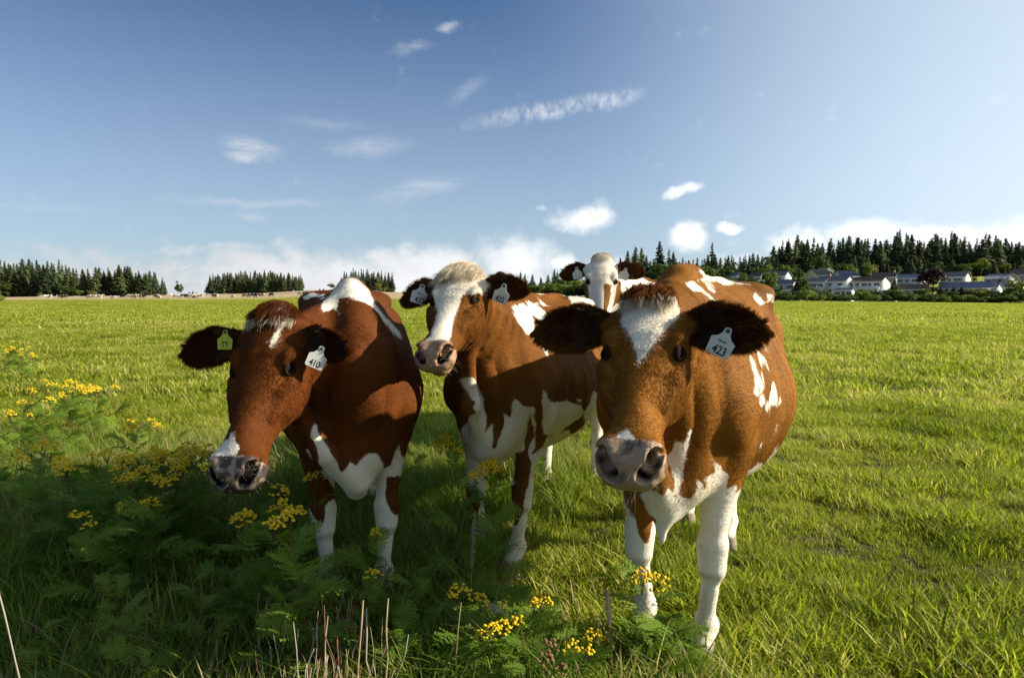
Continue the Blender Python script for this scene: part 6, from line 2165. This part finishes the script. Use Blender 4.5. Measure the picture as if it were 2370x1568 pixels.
def herd_mat(name, a, b, bias, scale=1.6):
    m = bpy.data.materials.new(name)
    m.use_nodes = True
    n = NT(m.node_tree)
    co = n.new('ShaderNodeTexCoord').outputs['Object']
    oi = n.new('ShaderNodeObjectInfo')
    off = n.vmath('SCALE', (13.0, 7.0, 5.0), oi.outputs['Random'])
    nz = n.noise(n.vmath('ADD', co, off), scale, 2.0, 0.5)
    c = n.mix(n.smooth(nz, bias - 0.02, bias + 0.02), a, b)
    p = n.new('ShaderNodeBsdfPrincipled', ins={'Base Color': c, 'Roughness': 0.7, 'Specular IOR Level': 0.2})
    o = n.new('ShaderNodeOutputMaterial')
    n.link(p.outputs[0], o.inputs[0])
    return m


HM = dict(w=herd_mat('far_coat_white', (0.62, 0.56, 0.46), (0.25, 0.13, 0.06), 0.62), d=herd_mat('far_coat_dark', (0.035, 0.028, 0.024), (0.66, 0.62, 0.55), 0.58),
          t=herd_mat('far_coat_tan', (0.26, 0.13, 0.06), (0.66, 0.60, 0.50), 0.52), c=herd_mat('far_coat_cream', (0.52, 0.44, 0.32), (0.64, 0.58, 0.46), 0.5))
HP = {}
for ps in ('standing', 'grazing', 'lying'):
    Vh, Qh = herd_mesh(ps)
    for k_ in HM:
        HP[ps, k_] = mesh_np('cow_body', Vh, Qh, None, HM[k_], smooth=True)
WORD = dict(w='white', d='dark', t='brown and white', c='cream')
SPOTS = [  # bearing, line of the feet, coat, pose
    (110, 699.4, 'w', 'grazing'), (119, 700, 'c', 'standing'), (143, 698, 'd', 'standing'), (151, 700, 'd', 'grazing'), (208, 699.5, 'w', 'grazing'), (216, 700, 't', 'standing'), (225, 699.2, 'c', 'grazing'), (234, 699, 'c', 'standing'),
    (264, 699, 'w', 'lying'), (286, 698, 'd', 'grazing'), (302, 696.5, 'w', 'grazing'), (310, 698, 't', 'standing'), (319, 697, 't', 'grazing'), (330, 697.5, 'd', 'grazing'), (335, 699, 'd', 'standing'), (362, 698, 'd', 'grazing'),
    (369, 699, 't', 'lying'), (402, 697.5, 'c', 'standing'), (410, 696.5, 'w', 'grazing'), (426, 696, 'd', 'grazing'), (433, 697, 'd', 'standing'), (444, 696, 'w', 'grazing'), (452, 696.5, 'w', 'grazing'), (462, 694.5, 't', 'grazing'),
    (468, 693.5, 'w', 'standing'), (450, 692.5, 'd', 'lying'), (496, 694, 'd', 'grazing'), (502, 695, 'w', 'grazing'), (540, 694, 'w', 'lying'), (568, 691.5, 't', 'grazing'), (574, 690.5, 'c', 'grazing'), (583, 691, 'd', 'grazing'),
    (592, 692.5, 'd', 'standing'), (599, 691.5, 't', 'grazing'), (606, 690, 'd', 'grazing'), (629, 687.5, 'd', 'grazing'), (695, 689.5, 'c', 'grazing'), (705, 689, 'd', 'grazing'), (714, 687, 'd', 'standing')]
dd_ = np.linspace(222, 300, 400)
for i, (vx, vy, k_, ps) in enumerate(SPOTS):
    zz_ = ground_z(bearing(vx, dd_), dd_)
    line = 695 - (zz_ - CAM_H) * 1500 / dd_
    j = int(np.argmin(np.abs(line - vy)))
    d = float(dd_[j])
    o = link('cow', HP[ps, k_], None, (bearing(vx, d), d, float(zz_[j])), (0, 0, rt.choice([0, math.pi]) + rt.uniform(-0.7, 0.7)), 1.0)
    zone = ('at the far left end of the distant herd' if vx < 160 else 'in the second bunch of the distant herd' if vx < 250 else 'in the third bunch of the distant herd' if vx < 375
            else 'in the biggest bunch of the distant herd' if vx < 480 else 'in the gap after the biggest distant bunch' if vx < 545 else 'in the bunch right of the gap, on the rise' if vx < 640 else 'just beside the left cow\'s rump, far off')
    tag(o, 'tiny %s cow %s %s' % (WORD[k_], ps, zone), 'cow', 'distant cows of the herd on the left')
# ------------------------------------------------------------------ weeds, stalks and flowers in the foreground
M_FERN = blade_mat('weed_leaf', [(0.0, (0.095, 0.170, 0.022)), (0.5, (0.165, 0.260, 0.032)), (1.0, (0.260, 0.330, 0.045))], trans=0.4)
M_FERNL = blade_mat('young_weed_leaf', [(0.0, (0.14, 0.20, 0.03)), (1.0, (0.24, 0.30, 0.05))], trans=0.45)
M_STEM = simple_mat('weed_stem', (0.10, 0.085, 0.030), rough=0.7, noise=0.25, nscale=20)
M_STEMR = simple_mat('reddish_stem', (0.16, 0.06, 0.035), rough=0.7, noise=0.25, nscale=20)
M_FLOW = simple_mat('yellow_button', (0.72, 0.50, 0.010), rough=0.7, noise=0.2, nscale=60, trans=0.15)
M_SEED = simple_mat('brown_seed_head', (0.16, 0.095, 0.03), rough=0.9, noise=0.3, nscale=50)
M_STRAW = simple_mat('dry_stalk', (0.30, 0.22, 0.12), rough=0.7, noise=0.25, nscale=15, obj_var=0.2)
M_PALE = simple_mat('bleached_stalk', (0.30, 0.26, 0.20), rough=0.8, noise=0.2, nscale=30)


def fern_mesh(seed, mat, L=0.15, pairs=10):
    """feathery leaf: midrib, paired leaflets cut into teeth"""
    rng = random.Random(seed)
    V, T, rn, tv = [], [], [], []
    c0 = rng.random()

    def P(s):
        return (L * s, 0, 0.045 * math.sin(s * 2.2) * L / 0.15 - 0.035 * s * s * L / 0.15)

    def tri(a, b, c, t):
        k = len(V)
        V.extend([a, b, c])
        T.append((k, k + 1, k + 2))
        q = min(1, max(0, c0 * 0.6 + 0.4 * rng.random()))
        rn.extend([q] * 3)
        tv.extend([t] * 3)
    for i in range(8):
        a, b = P(i / 8), P((i + 1) / 8)
        w_ = 0.0014 * (1 - i / 9)
        tri((a[0], -w_, a[2]), (a[0], w_, a[2]), (b[0], 0, b[2]), 0.8)
        tri((a[0], 0, a[2] - w_), (a[0], w_, a[2] + w_), (b[0], 0, b[2]), 0.8)
    for i in range(pairs):
        s = 0.16 + 0.84 * i / pairs
        x, _, z = P(s)
        ln = L * 0.36 * math.sin(math.pi * (0.16 + 0.80 * (i + 0.5) / pairs)) ** 0.8
        for sd in (-1, 1):
            ang = rad(62 - 22 * s) + rng.uniform(-.1, .1)
            dx, dy = math.cos(ang), math.sin(ang) * sd
            nx, ny = -dy, dx
            dr = rng.uniform(-0.35, 0.15)
            n = 5
            for k in range(n):
                t0, t1 = k / n, (k + 1) / n
                w_ = ln * 0.085 * (1 - 0.6 * t0)
                a = (x + dx * ln * t0, dy * ln * t0, z + dr * ln * t0 * t0)
                b = (x + dx * ln * t1, dy * ln * t1, z + dr * ln * t1 * t1)
                for q in (-1, 1):
                    tip = (a[0] + dx * ln * 0.17 + nx * q * w_ * 3.0, a[1] + dy * ln * 0.17 + ny * q * w_ * 3.0, a[2] + 0.002)
                    tri(a, b, tip, 0.9)
    return mesh_np('leaf', V, None, T, mat, attrs=dict(rnd=rn, t=tv))


def stem_mesh(h, lean, mat, r=0.0028, seed=0, name='stem'):
    rng = random.Random(seed)
    pts = []
    a = rng.random() * 6.28
    for i in range(6):
        t = i / 5
        pts.append((math.cos(a) * lean * h * t ** 1.7, math.sin(a) * lean * h * t ** 1.7, h * t - 0.02))
    V, Q = [], []
    for i, p in enumerate(pts):
        rr = r * (1 - 0.45 * i / 5)
        for j in range(5):
            b = 6.283 * j / 5
            V.append((p[0] + rr * math.cos(b), p[1] + rr * math.sin(b), p[2]))
    for i in range(5):
        for j in range(5):
            k = (j + 1) % 5
            Q.append((i * 5 + j, i * 5 + k, (i + 1) * 5 + k, (i + 1) * 5 + j))
    return mesh_np(name, V, Q, None, mat), pts


def buttons_mesh(seed, n, spread, r=0.0055, mat=None):
    """flat-topped bunch of button flowers on short stalks"""
    rng = random.Random(seed)
    V, Q, T = [], [], []
    for i in range(n):
        a = rng.random() * 6.283
        q = spread * math.sqrt(rng.random())
        cx, cy = q * math.cos(a), q * math.sin(a)
        cz = 0.02 + rng.uniform(-0.006, 0.008) - 2.2 * q * q / max(spread, 1e-3) * 0.3
        rr = r * rng.uniform(0.8, 1.2)
        tx, ty = rng.uniform(-.3, .3), rng.uniform(-.3, .3)
        b = len(V)
        m = 7
        for ring, (fr, hh) in enumerate(((1.0, -0.0015), (1.0, 0.001), (0.62, 0.0030))):
            for j in range(m):
                an = 6.283 * j / m
                px, py = rr * fr * math.cos(an), rr * fr * math.sin(an)
                V.append((cx + px, cy + py, cz + hh * rr / 0.0055 + tx * px + ty * py))
        V.append((cx, cy, cz + 0.0034 * rr / 0.0055))
        for ring in range(2):
            for j in range(m):
                k = (j + 1) % m
                Q.append((b + ring * m + j, b + ring * m + k, b + (ring + 1) * m + k, b + (ring + 1) * m + j))
        for j in range(m):
            T.append((b + 2 * m + j, b + 2 * m + (j + 1) % m, b + 3 * m))
        T.append((b, b + 2, b + 4))
    return mesh_np('flower_cluster', V, Q, T, mat or M_FLOW, smooth=False)


def stalks_mesh(seed, n, spread):
    rng = random.Random(seed)
    V, T = [], []
    for i in range(n):
        a = rng.random() * 6.283
        q = spread * math.sqrt(rng.random())
        x, y, z = q * math.cos(a), q * math.sin(a), 0.016
        k = len(V)
        V += [(-0.0008, 0, -0.045), (0.0008, 0, -0.045), (x, y, z), (0, 0.0008, -0.045), (0, -0.0008, -0.045), (x, y, z)]
        T += [(k, k + 1, k + 2), (k + 3, k + 4, k + 5)]
    return mesh_np('flower_stalks', V, None, T, M_STEM)


FERN = [fern_mesh(400 + i, M_FERN, L=0.15 + 0.02 * (i % 3)) for i in range(6)]
FERNL = [fern_mesh(420 + i, M_FERNL, L=0.13) for i in range(3)]
BUT = [buttons_mesh(430 + i, 16 + 5 * i, 0.026 + 0.006 * i) for i in range(4)]
BUTS = [stalks_mesh(440 + i, 12, 0.026 + 0.006 * i) for i in range(4)]
SEEDH = buttons_mesh(445, 16, 0.028, 0.006, M_SEED)
STEMS = [stem_mesh(1.0, 0.14, M_STEM if i % 2 else M_STEMR, 0.0030, 450 + i) for i in range(5)]
rw = random.Random(21)


def weed(x, y, h, heads=0, leaves=10, light=False, label=None, group=None, seed_heads=False, leafscale=1.0, lean=None, name=None):
    z = float(surf_z(x, y)[0])
    e = empty(name or ('flowering_weed' if heads else 'leafy_weed'), (x, y, z), rw.random() * 6.28)
    tag(e, label, 'wildflower' if heads else 'weed', group)
    me, pts = rw.choice(STEMS)
    s = link('stem', me, e, scale=(h, h, h))
    s.scale = (h, h, h)
    if h > 0.3:
        s.scale = (h, h, h)
    for i in range(leaves):
        t = 0.10 + 0.82 * (i + rw.random() * 0.5) / leaves
        k = t * 5
        i0 = min(4, int(k))
        f = k - i0
        p = [(pts[i0][j] * (1 - f) + pts[i0 + 1][j] * f) * h for j in range(3)]
        L = (0.75 + 0.5 * (1 - t)) * leafscale * (0.8 + 0.4 * rw.random())
        o = link('leaf', rw.choice(FERNL if light else FERN), e, loc=p, rot=(rw.uniform(-.5, .5), -rad(rw.uniform(5, 45)) * (0.4 + t * 0.8), i * 2.4 + rw.uniform(-.5, .5)), scale=L)
    top = [c * h for c in pts[5]]
    for i in range(heads):
        a = rw.random() * 6.28
        q = 0.0 if i == 0 else rw.uniform(0.03, 0.075)
        dz = 0.045 - q * 0.5 + rw.uniform(-.015, .01)
        k = rw.randrange(4)
        loc = (top[0] + q * math.cos(a), top[1] + q * math.sin(a), top[2] + dz)
        st = link('flower_stalks', BUTS[k], e, loc=loc, rot=(rw.uniform(-.25, .25), rw.uniform(-.25, .25), a))
        link('flower_cluster', SEEDH if seed_heads else BUT[k], e, loc=loc, rot=(rw.uniform(-.25, .25), rw.uniform(-.25, .25), a), scale=rw.uniform(0.85, 1.15))
    return e


def weed_v(vx, vy, h, heads, label, d=None, **k):
    """flowers seen at bearing vx with their tops on line vy"""
    if d is None:
        d = (CAM_H - h) * 1500 / (vy - 695)
    return weed(bearing(vx, d), d, h - 0.05, heads, label=label, **k)


# single plants one can point at
weed_v(1070, 998, 0.74, 4, 'tall yellow flowered weed in front of the middle cow\'s left foreleg', leaves=9)
weed_v(1165, 1062, 0.66, 5, 'wide yellow flowered weed before the middle cow\'s legs, right of the taller one', leaves=10)
weed_v(1120, 1040, 0.62, 2, 'small headed yellow weed between the two tall flowering ones', leaves=9)
weed_v(705, 1160, 0.66, 4, 'yellow flowered weed reaching up before the left cow\'s shaded foreleg', leaves=12)
weed_v(683, 1178, 0.60, 2, 'lower yellow weed leaning left of the one before the left cow\'s leg', leaves=8)
weed_v(600, 1168, 0.58, 3, 'yellow flowered weed in shade right under the left cow\'s muzzle', leaves=9)
weed_v(545, 1175, 0.56, 3, 'yellow flowered weed in shade under the left cow\'s chin, left of another', leaves=9)
weed_v(210, 1192, 0.52, 2, 'lone yellow flower head in the deep shade at left', leaves=8)
weed_v(1527, 1325, 0.40, 3, 'yellow flowered weed standing before the right cow\'s left hoof', leaves=9)
weed_v(1090, 1368, 0.34, 2, 'short bright yellow flowers in the sunlit grass below the middle cow', leaves=7)
weed_v(1230, 1402, 0.30, 2, 'round bunch of yellow buttons right of the short bright ones', leaves=6)
weed_v(1205, 1438, 0.28, 1, 'small yellow head between two larger bunches at the bottom', leaves=5)
weed_v(1165, 1478, 0.27, 2, 'bright yellow bunch low at the bottom centre', leaves=7)
weed_v(1155, 1445, 0.28, 1, 'sparse yellow flower above the bright bottom bunch', leaves=5)
weed_v(1342, 1520, 0.24, 2, 'yellow bunch at the bottom right of the brown seed heads', leaves=4)
weed_v(1368, 1472, 0.22, 1, 'tiny yellow flower near the dry plume', leaves=3)
weed_v(1262, 1520, 0.30, 3, 'withered weed with brown seed heads at the bottom centre', leaves=4, seed_heads=True)
weed_v(845, 1240, 0.35, 1, 'small yellow flowers between the left cow\'s forelegs', leaves=5)
weed_v(850, 1310, 0.36, 1, 'dull yellow head beside the left cow\'s knee', leaves=6)
# sunlit young shoots in the dark patch
weed(bearing(300, 1.95), 1.95, 0.46, 0, 9, True, label='sunlit ferny shoot with reddish stem glowing in the dark left foreground', leafscale=0.9)
weed(bearing(262, 2.02), 2.02, 0.42, 0, 6, True, label='pale fern leaf hanging left of the reddish stemmed shoot', leafscale=0.9)
weed(bearing(470, 2.05), 2.05, 0.50, 0, 8, True, label='sunlit feathery sprig standing upright under the left cow\'s muzzle', leafscale=0.8)
# drifts of yellow flowers on the left
GY = 'yellow flowered weeds on the left'
for vx, vy, n, hd in [(185, 892, 6, 4), (225, 888, 3, 5), (120, 880, 4, 2), (95, 888, 2, 2), (60, 930, 4, 2), (150, 905, 3, 2), (300, 972, 4, 2), (35, 790, 8, 2), (10, 800, 4, 2), (60, 812, 3, 1), (360, 1040, 6, 3), (410, 1046, 6, 3), (445, 1036, 3, 2),
                      (330, 1052, 4, 2), (80, 1032, 4, 2), (20, 1050, 3, 2), (150, 1085, 3, 2), (180, 1060, 3, 2), (290, 1100, 3, 2), (350, 1110, 4, 2), (300, 1158, 2, 2), (240, 1080, 2, 1), (480, 1060, 2, 2), (700, 1120, 2, 1)]:
    for i in range(n):
        h = rw.uniform(0.46, 0.62)
        zone = 'in the sunny drift' if vy < 1000 and vx > 20 and vy > 830 else 'in the small patch at the far left edge' if vy < 830 else 'in the half shaded drift'
        zone = zone + (', near the left edge' if vx < 130 else ', in its middle part' if vx < 320 else ', at its right end') if 'patch' not in zone else zone
        zone = ' '.join(zone.split()[:12])
        weed_v(vx + rw.uniform(-30, 30), vy + rw.uniform(-8, 14), h, rw.randint(1, hd), ' '.join(('yellow flowered weed ' + zone).split()[:16]), group=GY + ', ' + zone, leaves=6)
# unflowered ferny weeds
GF = 'ferny weeds without flowers in the left and centre foreground'


def fern_zone(x, y):
    vx = 1185 + 1500 * x / y
    a = ('at the far left edge' if vx < 150 else 'left of the sunlit ferny shoot' if vx < 300 else 'between the sunlit shoot and the upright sprig' if vx < 470 else 'under the left cow\'s muzzle' if vx < 640
         else 'left of the left cow\'s forelegs' if vx < 800 else 'in front of the left cow\'s forelegs' if vx < 960 else 'between the left and the middle cow')
    return a + (', nearest the bottom' if y < 2.3 else ', in the middle of the shade' if y < 3.2 else ', at the back of the rough patch')


n_ = 0
while n_ < 26:
    y = rw.uniform(1.65, 4.6)
    x = rw.uniform(-0.82 * y, 0.12 * y)
    if float(rough_amount(np.array([x]), np.array([y]))[0]) < 0.35 + 0.4 * rw.random():
        continue
    weed(x, y, rw.uniform(0.16, 0.42), 0, rw.randint(6, 10), False, label=' '.join(('ferny weed ' + fern_zone(x, y)).split()[:16]), group='unflowered ferny weeds ' + fern_zone(x, y), leafscale=rw.uniform(0.5, 0.85))
    n_ += 1
for i in range(13):
    d = rw.uniform(1.95, 2.6)
    weed(bearing(rw.uniform(880, 1230), d), d, rw.uniform(0.10, 0.28), 0, rw.randint(6, 10), False, label='green ferny weed below the middle cow, in the sunlit bottom centre', group='ferny weeds at the bottom centre', leafscale=rw.uniform(0.6, 0.95))
for i in range(9):
    d = rw.uniform(2.0, 2.25)
    weed(bearing(rw.uniform(1500, 1600), d), d, rw.uniform(0.08, 0.2), 0, rw.randint(5, 8), False, label='low ferny weed round the right cow\'s hooves', group='ferny weeds round the right cow\'s hooves', leafscale=rw.uniform(0.7, 1.0))


# cut dry stalks at the bottom centre
def stalk(x, y, h, lean, az, mat, r, label, group, name='dry_stalk'):
    z = float(surf_z(x, y)[0])
    V, Q = [], []
    n = 5
    bend = rw.uniform(-.9, .9)
    for i in range(n + 1):
        t = i / n
        kk = rw.gauss(0, 0.006) if 0 < i < n else 0
        cx = math.cos(az + bend * t) * lean * h * t + kk
        cy = math.sin(az + bend * t) * lean * h * t
        rr = r * (1 - 0.35 * t) * (1.25 if i in (2, 4) else 1)
        for j in range(6):
            a = 6.283 * j / 6
            V.append((cx + rr * math.cos(a), cy + rr * math.sin(a), h * t - 0.02))
    for i in range(n):
        for j in range(6):
            k = (j + 1) % 6
            Q.append((i * 6 + j, i * 6 + k, (i + 1) * 6 + k, (i + 1) * 6 + j))
    T = [(n * 6, n * 6 + 2, n * 6 + 4), (n * 6, n * 6 + 1, n * 6 + 2), (n * 6 + 2, n * 6 + 3, n * 6 + 4), (n * 6 + 4, n * 6 + 5, n * 6)]
    o = link(name, mesh_np(name, V, Q, T, mat, smooth=True), None, (x, y, z))
    tag(o, label, 'stalk', group)
    return o


for vx, vtop, d, ln, az, mt, lab in [
    (893, 1395, 1.85, 0.10, 2.6, M_STRAW, 'thickest pale dry stalk, tallest of those at the bottom centre'),
    (862, 1425, 1.90, 0.18, 3.0, M_PALE, 'grey bleached stalk left of the tallest dry one'),
    (815, 1400, 1.80, 0.10, 1.8, M_STRAW, 'split grey stalk standing among sunlit dry stubble'),
    (794, 1415, 1.82, 0.22, 2.7, M_STEMR, 'reddish dry stalk leaning left in the stubble'),
    (842, 1450, 1.84, 0.35, 0.4, M_PALE, 'pale forked twig leaning right in the stubble'),
    (660, 1450, 1.80, 0.05, 1.0, M_PALE, 'short pale stub at the left end of the stubble'),
    (1062, 1365, 1.95, 0.18, 4.0, M_STRAW, 'long thin dry stem rising past the bottom centre flowers'),
    (725, 1440, 1.84, 0.10, 1.0, M_STRAW, 'dry stub standing straight left of the reddish stalk')]:
    h = CAM_H - (vtop - 695) * d / 1500
    stalk(bearing(vx, d), d, h, ln, az, mt, 0.0034 if 'thick' in lab or 'grey' in lab else 0.0022, lab, 'dry stalks at the bottom centre')
for i in range(190):
    d = rw.uniform(1.65, 2.3)
    vx = rw.gauss(720, 75)
    stalk(bearing(vx, d), d, rw.uniform(0.10, 0.34), rw.uniform(0.02, 0.3), rw.random() * 6.28, rw.choice([M_STRAW, M_STRAW, M_PALE, M_STEMR]), rw.uniform(0.0012, 0.0024),
          'thin dry stub in the sunlit stubble at the bottom left of centre', 'dry stubble at the bottom', name='dry_stub')
# tall bleached stalk at the left edge
o = stalk(bearing(38, 1.62), 1.62, 0.66, 0.13, 2.7, M_PALE, 0.0026, 'smooth grey white stalk rising at the far left edge', None, name='bleached_stalk')


M_PLUME = simple_mat('plume_seed', (0.42, 0.35, 0.24), rough=0.9, noise=0.3, nscale=60)


def plume(vx, d, length, az, tilt, label):
    """dry grass flower head on its stem, leaning over"""
    x, y = bearing(vx, d), d
    z = float(surf_z(x, y)[0])
    e = empty('dry_grass_plume', (x, y, z))
    tag(e, label, 'grass plume', 'dry grass plumes by the right cow')
    dx, dy = math.cos(az), math.sin(az)
    pt = lambda t: (dx * length * math.cos(tilt) * t, dy * length * math.cos(tilt) * t, length * math.sin(tilt) * t - 0.05 * t * t)
    V, Q = [], []
    for i in range(7):
        p = pt(i / 6)
        for j in range(5):
            a = 6.283 * j / 5
            V.append((p[0] + 0.0013 * math.cos(a), p[1] + 0.0013 * math.sin(a), p[2] + 0.0013 * math.sin(a + 1)))
    for i in range(6):
        for j in range(5):
            k = (j + 1) % 5
            Q.append((i * 5 + j, i * 5 + k, (i + 1) * 5 + k, (i + 1) * 5 + j))
    link('stem', mesh_np('stem', V, Q, None, M_STRAW), e)
    V, T = [], []
    for i in range(520):
        t = 0.66 + 0.34 * rw.random()
        p = pt(t)
        w_ = 0.008 * math.sin(math.pi * (t - 0.64) / 0.38) + 0.002
        q = [p[j] + rw.gauss(0, 1) * w_ * 0.5 for j in range(3)]
        k = len(V)
        V += [q, (q[0] + dx * 0.008 + rw.gauss(0, .002), q[1] + dy * 0.008, q[2] + 0.002 + rw.gauss(0, .002)), (q[0] + 0.002, q[1] + 0.001, q[2] + 0.0025)]
        T.append((k, k + 1, k + 2))
    link('seed_head', mesh_np('seed_head', V, None, T, M_PLUME), e)


plume(1400, 2.05, 0.52, 2.75, 0.62, 'thick grey dry grass plume leaning left below the right cow\'s chest')
plume(1430, 2.00, 0.40, 1.7, 1.35, 'thin upright pale plume between the bottom flowers and the right cow')
plume(1075, 2.12, 0.62, 1.4, 1.35, 'tall thin pale plume in front of the middle cow\'s legs')
# pale dry bush at the left edge of the herd
plant_tree('bush', 2, 175, h=2.2, wide=1.2, label='pale bush at the very left edge of the far pasture')
# ------------------------------------------------------------------ sculpt the cows last: they stand on the finished ground
for c_ in COWS:
    make_cow(c_, 0.0075 if c_['key'] != 'back' else 0.010, 1.0)
